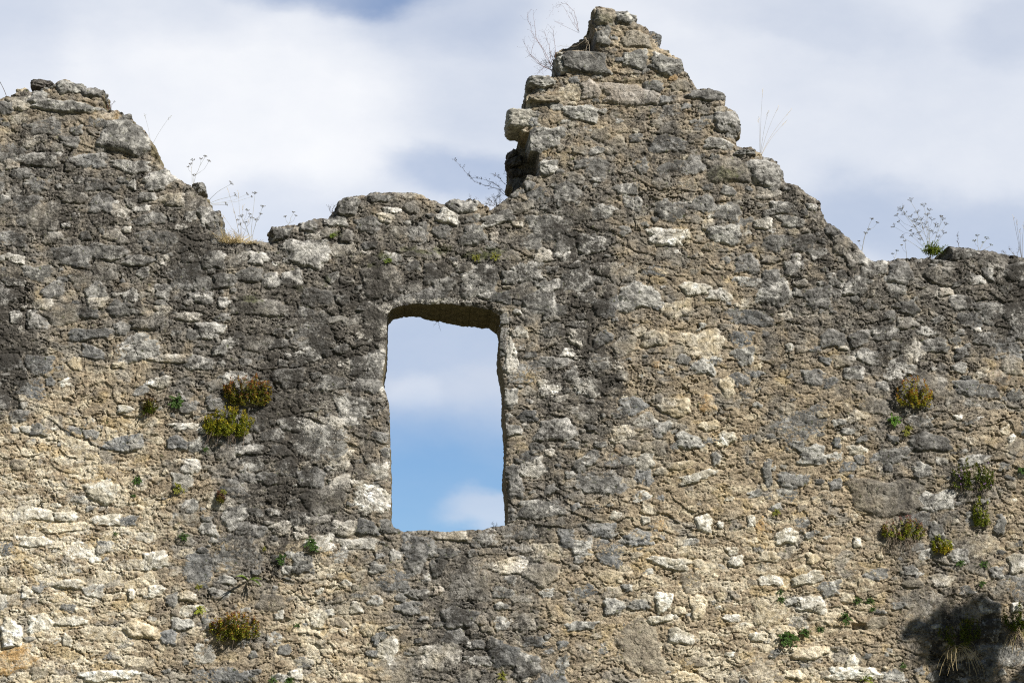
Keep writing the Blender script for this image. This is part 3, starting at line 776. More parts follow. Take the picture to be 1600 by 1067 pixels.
def strip(E, rings, amp, skew=False):
    """the thickness of the wall behind a run of border edges"""
    u, inv = np.unique(E, return_inverse=True); inv = inv.reshape(E.shape)
    n = len(u); P0 = V[u]; ox, oz = GRX[u], GRZ[u]
    VV, BB, CC, LL = [P0], [cB[u]], [cC[u]], [cL[u]]
    for k in range(1, rings + 1):
        t = k / rings
        y = P0[:, 1] + (THICK - P0[:, 1]) * t
        a_ = P0[:, 0] * 3.1 + P0[:, 2] * 2.3; b_ = y * 9 + (P0[:, 0] - P0[:, 2]) * 2.0
        o = amp * (fbm(a_ * 1.6, b_ * .8, 3, 120) + .5 * fbm(a_ * 6, b_ * 3, 3, 130)) * min(1, t * 5)
        up = 0.0
        if skew:   # the vault behind the front arch is flatter, and climbs to the left
            w_ = np.clip((P0[:, 0] - xl_) / (xr_ - xl_), 0, 1)
            up = t * (.056 * (1 - sstep(.06, .58, w_)) - .028 * sstep(.35, .75, w_) * (1 - .75 * sstep(.75, 1.0, w_))) * sstep(zlo_, zhi_, P0[:, 2])
        VV.append(np.stack([P0[:, 0] + ox * o, y, P0[:, 2] + oz * o + up], axis=1))
        mt_ = fbm(a_ * 3, b_ * 2, 3, 140)[:, None]
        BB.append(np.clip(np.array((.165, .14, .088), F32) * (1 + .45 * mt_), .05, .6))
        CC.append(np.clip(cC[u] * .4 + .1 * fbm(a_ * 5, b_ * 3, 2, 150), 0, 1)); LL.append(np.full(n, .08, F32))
    Q = []
    for k in range(rings):
        Q.append(np.stack([inv[:, 1] + k * n, inv[:, 0] + k * n, inv[:, 0] + (k + 1) * n, inv[:, 1] + (k + 1) * n], axis=1))
    return np.concatenate(VV), np.concatenate(Q), {"stone_colour": np.concatenate(BB), "crust_shade": np.concatenate(CC), "lime": np.concatenate(LL)}

is_win = (SWV[E[:, 0]] < .05) & (V[E[:, 0], 0] > wp(580, 600)[0]) & (V[E[:, 0], 0] < wp(815, 600)[0]) & (V[E[:, 0], 2] > wp(700, 850)[1]) & (V[E[:, 0], 2] < wp(700, 455)[1])
Eo, Ew = E[~is_win], E[is_win]
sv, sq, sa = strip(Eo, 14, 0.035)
# the back of the wall, coarser
bx = np.arange(-9.05, 9.05, .05, dtype=F32); bz = np.arange(-.3, z1 + .05, .05, dtype=F32)
BX, BZ = np.meshgrid(bx, bz)
bs = np.maximum(bilin(SO, bx, bz), -bilin(SW, bx, bz)) + .02
bi = (bs < 0.02) & (bilin(SW, bx, bz) > .13)
bc = bi[:-1, :-1] & bi[1:, :-1] & bi[:-1, 1:] & bi[1:, 1:]
bidx = np.arange(BX.size).reshape(BX.shape)
j, i = np.nonzero(bc)
bq = np.stack([bidx[j, i], bidx[j + 1, i], bidx[j + 1, i + 1], bidx[j, i + 1]], axis=1)
bv = np.stack([BX.ravel(), (THICK - .01 + .02 * fbm(BX * 3, BZ * 3, 3, 160)).ravel(), BZ.ravel()], axis=1)
nb = len(bv)
VA = np.concatenate([V, sv, bv]); QA = np.concatenate([q, sq + len(V), bq + len(V) + len(sv)])
AT = {"stone_colour": np.concatenate([cB, sa["stone_colour"], np.tile(np.array((.3, .26, .2), F32), (nb, 1))]),
      "crust_shade": np.concatenate([cC, sa["crust_shade"], np.full(nb, .3, F32)]), "lime": np.concatenate([cL, sa["lime"], np.full(nb, .1, F32)])}
wall = mesh_np("ruined_wall", VA, QA, M_WALL, attrs=AT)
tag(wall, "ruined rubble stone wall with a jagged broken top and one arched window opening", "wall")

# the reveal of the window: arch, two jambs, sill
ez = V[Ew[:, 0], 2]; ex_ = V[Ew[:, 0], 0]
zs_top, zs_bot, xm = wp(700, 500)[1], wp(700, 812)[1], wp(697, 650)[0]
for nm, sel, am, lab in (("window_arch", ez > zs_top, .010, None), ("window_sill", ez < zs_bot, .008, None),
                    ("window_jamb", (ez >= zs_bot) & (ez <= zs_top) & (ex_ < xm), .007, "sunlit jamb left of the opening"),
                    ("window_jamb", (ez >= zs_bot) & (ez <= zs_top) & (ex_ >= xm), .007, "shaded jamb right of the opening")):
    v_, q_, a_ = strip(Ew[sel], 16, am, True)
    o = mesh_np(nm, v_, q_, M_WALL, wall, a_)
    if lab: o["label"] = lab

def surf_y(x, z):
    """y of the wall face at a wall point"""
    i = min(max(int(np.searchsorted(XS, x)), 0), nx - 1); j = min(max(int(np.searchsorted(ZS, z)), 0), nz - 1)
    return -float(H[j, i])

def on_wall(px, py):
    p = at(px, py)
    for _ in range(2):
        p = at(px, py, surf_y(p.x, p.z))
    return p

# ------------------------------------------------------------------ stones standing clear of the face
def rock(name, px, py, hw, hh, hd, rot, tone, seed, Y, parent=None, crust_shade=.15, n=30):
    """an angular block: a cube-sphere cut by random planes, then roughened"""
    rs = np.random.RandomState(seed)
    lin = np.linspace(-1, 1, n)
    A, B = np.meshgrid(lin, lin)
    faces, verts = [], []
    one = np.ones_like(A)
    for k, (x, y, z) in enumerate(((A, -one, B), (-A, one, B), (one, A, B), (-one, -A, B), (A, B, one), (-A, B, -one))):
        verts.append(np.stack([x.ravel(), y.ravel(), z.ravel()], 1))
        g = np.arange(n * n).reshape(n, n) + k * n * n
        faces.append(np.stack([g[:-1, :-1].ravel(), g[:-1, 1:].ravel(), g[1:, 1:].ravel(), g[1:, :-1].ravel()], 1))
    D = np.concatenate(verts); Q = np.concatenate(faces)
    # weld the cube's shared edges
    key = np.round(D * 5000).astype(np.int64)
    _, first, inv = np.unique(key, axis=0, return_index=True, return_inverse=True)
    D = D[first]; Q = inv.reshape(-1)[Q]
    D = D / np.linalg.norm(D, axis=1, keepdims=True)
    p = 8.0
    r = 1.0 / (np.abs(D) ** p).sum(1) ** (1 / p)
    for _ in range(9):
        nn = rs.randn(3); nn /= np.linalg.norm(nn)
        dd = rs.uniform(.93, 1.22)
        c = D @ nn
        r = np.minimum(r, np.where(c > .05, dd / np.maximum(c, .05), 9))
    P = D * r[:, None] * np.array((hw, hd, hh)) * MPP
    s = hw * MPP
    ox = seed * 1.37
    a_, b_ = (P[:, 0] + .6 * P[:, 1]) + ox, (P[:, 2] + .5 * P[:, 1])
    dsp = .010 * fbm(a_ * 14, b_ * 16, 3, 170) - .012 * np.exp(-(fbm(a_ * 7, b_ * 13, 3, 172) / .05) ** 2) + .009 * fbm(a_ * 45, b_ * 50, 3, 175) + .004 * fbm(P[:, 1] * 60 + ox, b_ * 60, 2, 178)
    P = P + D * dsp[:, None]
    c, sn = math.cos(rot), math.sin(rot)
    P = np.stack([P[:, 0] * c - P[:, 2] * sn, P[:, 1], P[:, 0] * sn + P[:, 2] * c], 1)
    mott = fbm(a_ * 18, b_ * 20, 4, 180)
    lo, hi = np.array(TONE[tone][0]), np.array(TONE[tone][1])
    col = lo + (hi - lo) * sstep(-.5, .6, mott)[:, None]
    cr = np.clip(crust_shade + .15 * fbm(a_ * 9, b_ * 9, 3, 185), 0, 1)
    loc = at(px, py, Y) + Vector((0, hd * MPP, 0))     # Y is where its front stands
    o = mesh_np(name, P, Q, M_WALL, parent, {"stone_colour": col, "crust_shade": cr, "lime": np.full(len(P), .16, F32)}, loc=loc)
    return o

PROJ = [(828,184,37,17,60,-.03,'K',.0,.14),(850,128,27,12,60,.03,'L',-.03,.2),(849,151,31,9,60,-.02,'T',-.04,.2),(1119,150,17,10,55,-.1,'G',.02,.25),
        (1141,191,17,20,60,.05,'G',.01,.22),(1165,236,24,8,60,-.06,'G',-.01,.2),(1018,58,16,12,55,-.35,'B',.02,.25),(804,250,13,8,40,.1,'D',.26,.5),(803,239,10,8,40,.2,'D',.30,.5),
        (806,267,12,9,60,.1,'D',.28,.5),(432,365,14,11,40,.1,'L',-.01,.15),(945,27,19,16,40,.1,'T',.01,.15),(979,31,17,13,40,-.3,'L',.02,.15),(146,146,18,9,50,-.1,'G',.02,.2),
        (108,137,24,12,50,-.2,'L',.01,.15),(1500,400,26,14,60,-.05,'G',-.01,.3),(543,322,20,13,50,.1,'L',.01,.2),(722,323,28,11,50,0,'L',.03,.1),
        (890,99,24,17,60,-.05,'L',.0,.18),(333,345,12,17,50,.1,'G',.02,.25)]
for k, (px, py, hw, hh, hd, rt, tn, Y, cr) in enumerate(PROJ):
    rock("projecting_stone", px, py, hw, hh, hd, rt, tn, 200 + k, Y, wall, cr)
LOOSE = [(64,132,18,9,20,-.1,'D',.10,.35,"dark brown loose stone lying on top of the left shoulder of the wall"),
         (311,294,9,11,18,.35,'G',.10,.25,"small grey upright stone on the slope of the left shoulder above dry stems"),
         (33,142,8,7,14,.1,'C',.06,.1,"small pale round stone left of the dark brown stone on the wall top")]
for k, (px, py, hw, hh, hd, rt, tn, Y, cr, lab) in enumerate(LOOSE):
    o = rock("loose_stone", px, py, hw, hh, hd, rt, tn, 300 + k, Y, None, cr)
    tag(o, lab, "stone")

# ------------------------------------------------------------------ plants
class MB:
    """collects stems and leaves into one mesh"""
    def __init__(self): self.v, self.f, self.c = [], [], []
    def tube(self, pts, r0, r1, sides=4, col=(1, 1, 1)):
        n = len(pts); base = len(self.v)
        for k, p in enumerate(pts):
            t = (pts[min(k + 1, n - 1)] - pts[max(k - 1, 0)])
            if t.length < 1e-7: t = Vector((0, 0, 1))
            t.normalize()
            s = t.cross(Vector((.3, 1, .2))); s.normalize(); w = t.cross(s)
            r = r0 + (r1 - r0) * k / max(n - 1, 1)
            for q in range(sides):
                a = 6.2832 * q / sides
                self.v.append(p + s * (r * math.cos(a)) + w * (r * math.sin(a))); self.c.append(col)
        for k in range(n - 1):
            for q in range(sides):
                a = base + k * sides + q; b = base + k * sides + (q + 1) % sides
                self.f.append((a, b, b + sides, a + sides))
    def leaf(self, p, d, up, ln, wd, col):
        """a folded pointed leaf"""
        d = d.normalized(); s = d.cross(up)
        if s.length < 1e-5: s = d.cross(Vector((1, 0, .1)))
        s.normalize(); n = s.cross(d)
        b = len(self.v)
        self.v += [p, p + d * ln * .5 + s * wd * .5 + n * wd * .18, p + d * ln - n * ln * .12, p + d * ln * .5 - s * wd * .5 + n * wd * .18, p + d * ln * .5]
        self.c += [col] * 5
        self.f += [(b, b + 1, b + 2, b + 4), (b, b + 4, b + 2, b + 3)]
    def bead(self, p, r, col):
        b = len(self.v)
        for q in ((r, 0, 0), (-r, 0, 0), (0, r, 0), (0, -r, 0), (0, 0, r), (0, 0, -r)):
            self.v.append(p + Vector(q)); self.c.append(col)
        for (i, j, k) in ((0, 2, 4), (2, 1, 4), (1, 3, 4), (3, 0, 4), (2, 0, 5), (1, 2, 5), (3, 1, 5), (0, 3, 5)):
            self.f.append((b + i, b + j, b + k, b + k))
    def build(self, name, mat, parent=None, origin=None):
        me = bpy.data.meshes.new(name)
        o = Vector(origin) if origin is not None else Vector()
        me.from_pydata([v - o for v in self.v], [], [f if len(set(f)) == 4 else f[:3] for f in self.f])
        a = me.attributes.new("leaf_colour", 'FLOAT_COLOR', 'POINT')
        c4 = np.ones((len(self.v), 4), F32); c4[:, :3] = np.array(self.c, F32)
        a.data.foreach_set("color", c4.ravel())
        me.materials.append(mat)
        ob = bpy.data.objects.new(name, me)
        C.objects.link(ob)
        if parent: ob.parent = parent
        else: ob.location = o
        return ob

def curve(p0, d, ln, bend, n, rg, jit=.12):
    """a wandering stem starting in direction d"""
    pts = [p0.copy()]; d = d.normalized()
    for k in range(n):
        d = (d + bend * (1.0 / n) + Vector((rg.gauss(0, jit), rg.gauss(0, jit), rg.gauss(0, jit)))).normalized()
        pts.append(pts[-1] + d * (ln / n))
    return pts

def vary(c, rg, a=.3):
    k = 1 + rg.uniform(-a, a)
    return (c[0] * k * (1 + rg.uniform(-.12, .12)), c[1] * k, c[2] * k * (1 + rg.uniform(-.15, .15)))
GREEN, YGREEN, YELLOW, RUST, PINKRED, DKGREEN, BROWN, OLIVE = (.12, .17, .02), (.31, .34, .04), (.49, .40, .045), (.41, .17, .065), (.34, .16, .12), (.05, .10, .015), (.17, .11, .05), (.20, .20, .03)

def wall_shrub(px, py, w, h, label, seed, tips=RUST, mid=YGREEN, low=GREEN, dead=0, dens=1.0, name="wall_shrub", cat="shrub", group="shrubs rooted in the wall face", flowers=None):
    """a low leafy cushion rooted in a joint of the wall: many short leafy shoots that turn up to the light"""
    rg = random.Random(seed)
    root = on_wall(px, py + h * .35)
    r = empty(name, root)
    tag(r, label, cat, group)
    fol, stem = MB(), MB()
    W_, H_ = w * MPP, h * MPP
    n = int(46 * dens * max(.5, (w * h / 3000) ** .8))
    for k in range(n):
        tx = rg.uniform(-1, 1); tz = rg.uniform(-.25, 1) * math.sqrt(max(0, 1 - tx * tx * .8))
        tip = Vector((tx * W_ * .5, -rg.uniform(.02, .08) * (.4 + 1 * (1 - abs(tx))) * min(1, w / 50), tz * H_ * .75))
        base = Vector((tx * W_ * .22, .01, tip.z * .35 - .01))
        midp = base.lerp(tip, .55) + Vector((0, -.025, -.012))
        pts = [base, base.lerp(midp, .5), midp, midp.lerp(tip, .6) + Vector((0, 0, -.004)), tip]
        stem.tube([root + p for p in pts], .0013, .0007, 3)
        up_len = rg.uniform(.02, .045)
        shoot = [tip + Vector((rg.gauss(0, .004), rg.gauss(0, .004), up_len * q / 3)) for q in range(4)]
        stem.tube([root + p for p in shoot], .0008, .0005, 3)
        allp = pts[1:] + shoot[1:]
        for q, p in enumerate(allp):
            f = q / (len(allp) - 1)
            hgt = (p.z / max(H_ * .75, .01))
            for _ in range(7):
                c = low if rg.random() > f * 1.3 else mid
                if f > .55 and rg.random() < .35 + .5 * hgt: c = tips
                if f > .4 and rg.random() < .15: c = YELLOW if tips is RUST else c
                d = Vector((rg.gauss(0, 1), rg.gauss(-.3, .8), rg.gauss(.5, .7)))
                fol.leaf(root + p + Vector((rg.gauss(0, .004), rg.gauss(0, .004), rg.gauss(0, .004))), d, Vector((0, 0, 1)), rg.uniform(.011, .019), rg.uniform(.007, .012), vary(c, rg))
    stem.build("stem", M_TWIG, r, root)
    fol.build("foliage", M_LEAF, r, root)
    if dead:
        dd = MB()
        for k in range(dead):
            p0 = Vector((rg.uniform(-.4, .4) * W_, -.01, rg.uniform(-.1, .2) * H_))
            pts = curve(p0, Vector((rg.gauss(0, .5), -.7, -.4)), rg.uniform(.08, .20), Vector((0, .3, -1.6)), 6, rg, .22)
            dd.tube([root + p for p in pts], .0013, .0006, 3)
        dd.build("dead_stem", M_DEAD, r, root)
    if flowers:
        for k in range(flowers):
            fl = MB()
            p = root + Vector((rg.uniform(-.5, .5) * W_, -rg.uniform(.06, .12), rg.uniform(-.1, .7) * H_))
            for q in range(5):
                a = 6.28 * q / 5
                fl.leaf(p, Vector((math.cos(a), -.3, math.sin(a))), Vector((0, -1, 0)), .007, .005, (.25, .14, .32))
            fl.build("flower", M_LEAF, r, root)
    return r

def tuft(px, py, w, label, seed, col=DKGREEN, name="fern_tuft", cat="fern", group="small fern tufts in wall joints", aspect=.8):
    """a tiny rosette of fronds in a joint"""
    rg = random.Random(seed)
    root = on_wall(px, py)
    R = w * MPP * .55
    mb = MB()
    for k in range(rg.randint(10, 14) + int(w / 3)):
        a = rg.uniform(0, 6.28)
        d = Vector((math.cos(a), -.9 - rg.random() * .4, math.sin(a) * aspect + .12)).normalized()
        ln = R * rg.uniform(.6, 1.25)
        pts = curve(root.copy(), d, ln, Vector((0, .5, -.5)), 4, rg, .08)
        for q in range(1, 5):
            for sgn in (-1, 1):
                t = (pts[q] - pts[q - 1]).normalized(); s = t.cross(Vector((0, -1, .2))); s.normalize()
                mb.leaf(pts[q], t * .5 + s * sgn, Vector((0, -1, .3)), R * .34 * (1.2 - q / 6), R * .22, vary(col, rg, .35))
        mb.leaf(pts[-1], pts[-1] - pts[-2], Vector((0, -1, .3)), R * .3, R * .2, vary(col, rg, .3))
    o = mb.build(name, M_LEAF, None, root)
    return tag(o, label, cat, group)

SH = "shrubs rooted in the wall face"
wall_shrub(387, 610, 74, 46, "rust red and green shrub, upper of the touching pair left of the window", 1, RUST, OLIVE, OLIVE, dens=1.5)
wall_shrub(357, 660, 76, 42, "yellow green shrub with dead stems below it, lower of the pair by the window", 2, YELLOW, YGREEN, YGREEN, dead=26, dens=2.0)
wall_shrub(366, 978, 74, 42, "olive and rust shrub near the bottom edge, under the broad leaved sprout", 3, RUST, YGREEN, OLIVE, dead=8, dens=1.5)
wall_shrub(1428, 613, 60, 44, "orange and yellow tinted shrub on the right, above a bright green tuft", 4, RUST, YELLOW, YGREEN, dead=8)
wall_shrub(1411, 826, 64, 30, "yellow green shrub with a mat of dead stems hanging under it", 5, PINKRED, YGREEN, YGREEN, dead=60)
wall_shrub(1520, 742, 62, 48, "loose grassy green shrub with small purple flowers near the right edge", 6, OLIVE, GREEN, GREEN, dead=18, dens=.8, flowers=9)
wall_shrub(1534, 798, 28, 48, "narrow upright light green plant under the purple flowered shrub", 7, YGREEN, YGREEN, GREEN, dens=.9)
wall_shrub(1472, 851, 32, 24, "small yellow green shrub right of the mat of dead stems", 8, YGREEN, YGREEN, YELLOW)
wall_shrub(1590, 965, 46, 40, "green shrub cut by the right edge above hanging brown stems", 9, OLIVE, GREEN, GREEN, dead=70)
wall_shrub(234, 635, 26, 20, "small olive brown cushion left of a dark green tuft", 10, BROWN, OLIVE, GREEN, dead=10, name="cushion_plant", cat="plant", group="small cushions and sprouts in the wall")
wall_shrub(1500, 985, 70, 40, "dark shrub inside the tree shadow at bottom right", 12, OLIVE, GREEN, GREEN, dead=6, dens=.7)
wall_shrub(344, 778, 13, 8, "tiny reddish cushion under the yellow green shrub left of the window", 13, (.22, .12, .08), BROWN, OLIVE, dens=.5, name="cushion_plant", cat="plant", group="small cushions and sprouts in the wall")

T = [(277,627,22,DKGREEN,"bright dark green tuft right of the olive brown cushion"),(322,702,9,DKGREEN,"tiny green tuft right under the yellow green shrub's dead stems"),
 (215,750,15,DKGREEN,"dark green tuft on pale stones, left of a darker twin at lower left"),(279,763,17,OLIVE,"dull dark tuft right of the bright one on the pale lower left stones"),
 (209,774,7,DKGREEN,"speck of green under the dark green tuft on pale stones at left"),(349,768,10,OLIVE,"faint olive tuft on top of the tiny reddish cushion"),
 (287,838,14,DKGREEN,"dark tuft at the border of pale and grey masonry at lower left"),(182,833,7,DKGREEN,"speck of green on the cream stones left of the grey masonry"),
 (441,873,16,DKGREEN,"round green tuft left of the double tuft, below left of the window"),(485,846,18,DKGREEN,"left half of the double green tuft below the window's left corner"),
 (492,855,14,DKGREEN,"right drooping half of the double green tuft below the window's left corner"),(412,856,8,OLIVE,"faint small tuft left of the round green tuft"),
 (311,917,10,OLIVE,"tiny olive tuft on smooth grey stone above a yellow one"),(312,952,15,YGREEN,"yellow green tuft just upper left of the olive and rust shrub"),
 (465,976,9,DKGREEN,"tiny dark tuft right of the olive and rust shrub"),(426,1062,12,DKGREEN,"left of two tufts on the bottom edge below the dark tuft"),
 (452,1062,12,DKGREEN,"right of two tufts on the bottom edge beside a white stone"),(785,1055,14,OLIVE,"lone olive tuft at the bottom edge under the window's right side"),
 (1396,656,18,(.10,.20,.02),"bright fresh green tuft below the orange and yellow shrub"),(1418,672,16,OLIVE,"straggly olive sprig lower right of the bright fresh green tuft"),
 (1213,800,12,OLIVE,"small olive tuft between white stones right of centre"),(1218,924,9,DKGREEN,"upper speck of the pair left of the brightest white stone"),
 (1220,936,11,DKGREEN,"lower speck of the pair left of the brightest white stone"),(1233,995,26,DKGREEN,"wide dark green tuft, left end of the row of three low down at right"),
 (1257,987,15,DKGREEN,"middle tuft of the row of three low down at right"),(1281,982,11,DKGREEN,"right end tuft of the row of three low down at right"),
 (1322,965,18,DKGREEN,"dark tuft above the small black hole at right"),(1340,938,13,DKGREEN,"left one of three tufts around a cream stone at right"),
 (1359,939,13,DKGREEN,"upper right one of three tufts around a cream stone"),(1363,952,9,DKGREEN,"lowest one of three tufts around a cream stone"),
 (1411,1038,10,DKGREEN,"small tuft on the lit stones left of the tree shadow"),(1499,879,12,DKGREEN,"small dark tuft below the small yellow green shrub"),
 (1537,881,14,DKGREEN,"upper one of two dark tufts stacked near the right edge"),(1534,911,11,DKGREEN,"lower one of two dark tufts stacked near the right edge"),
 (1597,735,14,DKGREEN,"dark tuft cut by the right edge beside the purple flowered shrub"),(745,402,13,OLIVE,"mossy green tuft in the joint above the window arch"),
 (606,407,12,GREEN,"mossy tuft in a joint up left of the window arch"),(774,402,14,OLIVE,"olive moss tuft right of the larger one above the arch"),
 (520,368,10,GREEN,"tiny moss tuft under the stones of the low middle wall top")]
for k, (px, py, w, col, lab) in enumerate(T):
    tuft(px, py, w, lab, 40 + k, col)

def sprout(px, py, size, label, seed, n=7, col=YGREEN, name="leafy_sprout"):
    """a plant with a few long strap leaves"""
    rg = random.Random(seed); root = on_wall(px, py)
    mb = MB()
    for k in range(n):
        a = rg.uniform(.1, 3.0)
        d = Vector((math.cos(a), -1.1, math.sin(a) * .9)).normalized()
        ln = size * MPP * rg.uniform(.7, 1.2)
        pts = curve(root.copy(), d, ln, Vector((0, .2, -.8)), 5, rg, .05)
        c = vary(col, rg)
        for q in range(5):
            mb.leaf(pts[q], pts[q + 1] - pts[q], Vector((0, -1, .6)), ln / 5 * 1.7, ln * .16 * math.sin(.6 + q * .5), c)
    o = mb.build(name, M_LEAF, None, root)
    return tag(o, label, "plant", "small cushions and sprouts in the wall")
sprout(388, 906, 30, "broad leaved green sprout casting a long shadow, above the olive and rust shrub", 90, 6, (.12, .17, .03))
sprout(1350, 1064, 26, "fresh light green sprout at the bottom edge on a large white stone", 91, 8, (.20, .26, .03))

# hanging dry grass inside the tree shadow, bottom right
def hanging_grass(px, py, w, h, label, seed, n=26):
    rg = random.Random(seed); root = on_wall(px, py)
    r = empty("dry_grass_tuft", root); tag(r, label, "grass", "dry grass tufts on the wall")
    a, b = MB(), MB()
    for k in range(n):
        d = Vector((rg.gauss(0, .7), -.5, rg.uniform(-.1, .6)))
        pts = curve(root + Vector((rg.gauss(0, .03), 0, rg.gauss(0, .01))), d, h * MPP * rg.uniform(.6, 1.15), Vector((rg.gauss(0, .4), .1, -2.6)), 8, rg, .09)
        a.tube(pts, .0017, .0008, 3)
    for k in range(16):
        d = Vector((rg.gauss(0, .7), -.8, rg.uniform(0, 1)))
        pts = curve(root.copy(), d, w * MPP * rg.uniform(.3, .6), Vector((0, .2, -1.2)), 5, rg, .07)
        for q in range(5): b.leaf(pts[q], pts[q + 1] - pts[q], Vector((0, -1, .3)), .03, .006, vary(OLIVE, rg))
    a.build("dry_blade", M_STRAW, r, root); b.build("foliage", M_LEAF, r, root)
hanging_grass(1497, 1010, 60, 62, "tuft of pale dry grass hanging down inside the tree shadow", 95, 30)
hanging_grass(1590, 985, 40, 40, "brown dry grass hanging at the right edge below the cut shrub", 96, 18)

# ---- plants along the broken top
def top_base(px, py, Y):
    p = at(px, py, Y); return p

def dry_grass(px, py, w, h, label, seed, n=120, Y=.03):
    rg = random.Random(seed); root = top_base(px, py + 1, Y)
    mb = MB()
    for k in range(n):
        p0 = root + Vector((rg.uniform(-.5, .5) * w * MPP, rg.uniform(-.06, .12), -.02))
        mb.tube(curve(p0, Vector((rg.gauss(0, .5), rg.gauss(-.2, .5), 1)), h * MPP * rg.uniform(.5, 1.3), Vector((rg.gauss(0, .6), 0, -.9)), 5, rg, .12), .0022, .0008, 3)
    r = mb.build("dry_grass_tuft", M_STRAW, None, root)
    tag(r, label, "grass", "dry grass tufts on the wall")
dry_grass(361, 376, 36, 22, "straw coloured tuft of dry grass in the notch right of the left shoulder", 101, 260)
dry_grass(394, 378, 20, 12, "smaller straw tuft on the bare ledge right of the larger one", 102, 90)

def blades(px, py, tips, label, seed, mat=M_STRAW, Y=.2, name="grass_stem", r=.0014):
    """a few long bare grass stems, each drawn to its own tip"""
    rg = random.Random(seed); root = top_base(px, py + 10, Y)
    mb = MB()
    for (tx, ty) in tips:
        tip = at(tx, ty, Y + rg.uniform(-.1, .1))
        pts = []
        for q in range(8):
            t = q / 7
            p = root.lerp(tip, t); p.x += (tip.x - root.x) * (t * t - t) * .45; p.y += .02 * math.sin(3 * t)
            pts.append(p)
        mb.tube(pts, r, r * .45, 3)
        for q in range(5):
            mb.leaf(pts[-1] - (pts[-1] - pts[-2]) * (q * .2), (pts[-1] - pts[-2]) + Vector((rg.gauss(0, .02), rg.gauss(0, .02), 0)), Vector((0, -1, 0)), .022, .003, (1, 1, 1))
    o = mb.build(name, mat, None, root)
    return tag(o, label, "grass", "long grass stems on the wall top")
blades(1188, 238, [(1192,140),(1216,168),(1236,172),(1200,175),(1228,190),(1186,185)], "six long pale grass stems fanning up from the right slope of the tall gable", 111)
blades(376, 376, [(356,296),(372,300),(366,330),(380,322),(349,338),(389,345)], "thin straw stems standing behind the straw coloured tuft", 112, M_STRAW)
blades(12, 148, [(-4,122),(0,128)], "short dark stem leaning out at the left edge of the wall top", 113, M_TWIG, .15, r=.002)
blades(236, 222, [(266,182),(226,180)], "two faint stems rising beside the large pale stone on the left shoulder", 114, M_GREYSTALK, .15, r=.0012)
blades(1598, 402, [(1583,338),(1588,345),(1594,360),(1600,350)], "pinkish dry stems at the right edge of the wall top", 115, M_PALETWIG, .2, r=.002)

def umbel(parent, org, p, d, R, rg, col, rr=.0009):
    """flat seed head: rays with little seeds"""
    d = d.normalized(); s = d.cross(Vector((.2, 1, .1))); s.normalize(); w = d.cross(s)
    bd = heads = MB()
    for k in range(9):
        a = 6.28 * k / 9 + rg.random(); q = rg.uniform(.45, 1) * R
        e = p + d * R * rg.uniform(.6, .85) + s * math.cos(a) * q + w * math.sin(a) * q
        heads.tube([p, p.lerp(e, .5) + d * R * .06, e], rr, rr * .7, 3, (.17, .16, .10))
        for _ in range(4):
            bd.bead(e + Vector((rg.gauss(0, R * .13), rg.gauss(0, R * .13), rg.gauss(0, R * .10))), rg.uniform(.0016, .0027), vary(col, rg))
    heads.build("seed_head", M_LEAF, parent, org)

def umbellifer(px, py, stems, label, seed, leaves=0, R=.032, Y=.22, col=(.22, .19, .12), mat=M_GREYSTALK, r=.0017):
    """stems: list of (tip x, tip y, list of side heads)"""
    rg = random.Random(seed); root = top_base(px, py + 10, Y)
    e = empty("umbel_plant", root); tag(e, label, "plant", "umbel plants on the wall top")
    st = MB()
    for (tx, ty, sides) in stems:
        Yt = Y + rg.uniform(-.12, .12); tip = at(tx, ty, Yt)
        pts = []
        for q in range(9):
            t = q / 8; p = root.lerp(tip, t); p.x -= (tip.x - root.x) * .35 * math.sin(math.pi * t) * .5
            p += Vector((rg.gauss(0, .002), 0, 0)); pts.append(p)
        st.tube(pts, r, r * .5, 4)
        umbel(e, root, tip, pts[-1] - pts[-2] + Vector((0, -.01, .02)), R * rg.uniform(.8, 1.2), rg, col)
        for (sx, sy) in sides:
            ti = at(sx, sy, Yt + rg.uniform(-.06, .06))
            k = min(range(1, 8), key=lambda i: abs((pts[i].z) - (ti.z - .45 * abs(ti.x - pts[i].x) - .03)))
            b = pts[k]; md = b.lerp(ti, .55) + Vector(((ti.x - b.x) * .12, 0, -.01))
            st.tube([b, b.lerp(md, .5), md, ti], r * .6, r * .4, 3)
            umbel(e, root, ti, ti - md + Vector((0, -.01, .02)), R * rg.uniform(.55, 1.0), rg, col)
    st.build("stem", mat, e, root)
    if leaves:
        lf = MB()
        for k in range(leaves):
            p0 = root + Vector((rg.gauss(0, .035), rg.gauss(-.08, .03), .03 + rg.random() * .05))
            pts = curve(p0, Vector((rg.gauss(0, .6), rg.gauss(-.3, .5), 1)), rg.uniform(.03, .10), Vector((0, 0, -.6)), 4, rg, .1)
            for q in range(1, 5):
                for _ in range(3):
                    lf.leaf(pts[q], Vector((rg.gauss(0, 1), rg.gauss(-.2, .6), rg.gauss(.4, .6))), Vector((0, 0, 1)), .020, .009, vary((.17, .22, .03), rg))
        lf.build("foliage", M_LEAF, e, root)
    return e
umbellifer(1455, 400, [(1424,316,[(1414,336),(1432,345),(1409,330),(1424,340)]),(1444,324,[(1452,330),(1434,334),(1440,345)]),(1410,328,[(1402,338),(1405,348),(1398,355)]),(1449,338,[(1456,345),(1436,352),(1462,352)]),
    (1472,345,[(1477,352),(1464,356),(1470,340)]),(1430,356,[(1424,362),(1436,366),(1442,358),(1430,348)]),(1446,352,[(1452,362),(1458,366)]),(1474,366,[(1466,372)]),(1426,370,[(1438,376)]),(1412,372,[])],
    "tall bushy umbel plant with brown seed heads and bright green base leaves", 121, leaves=100)
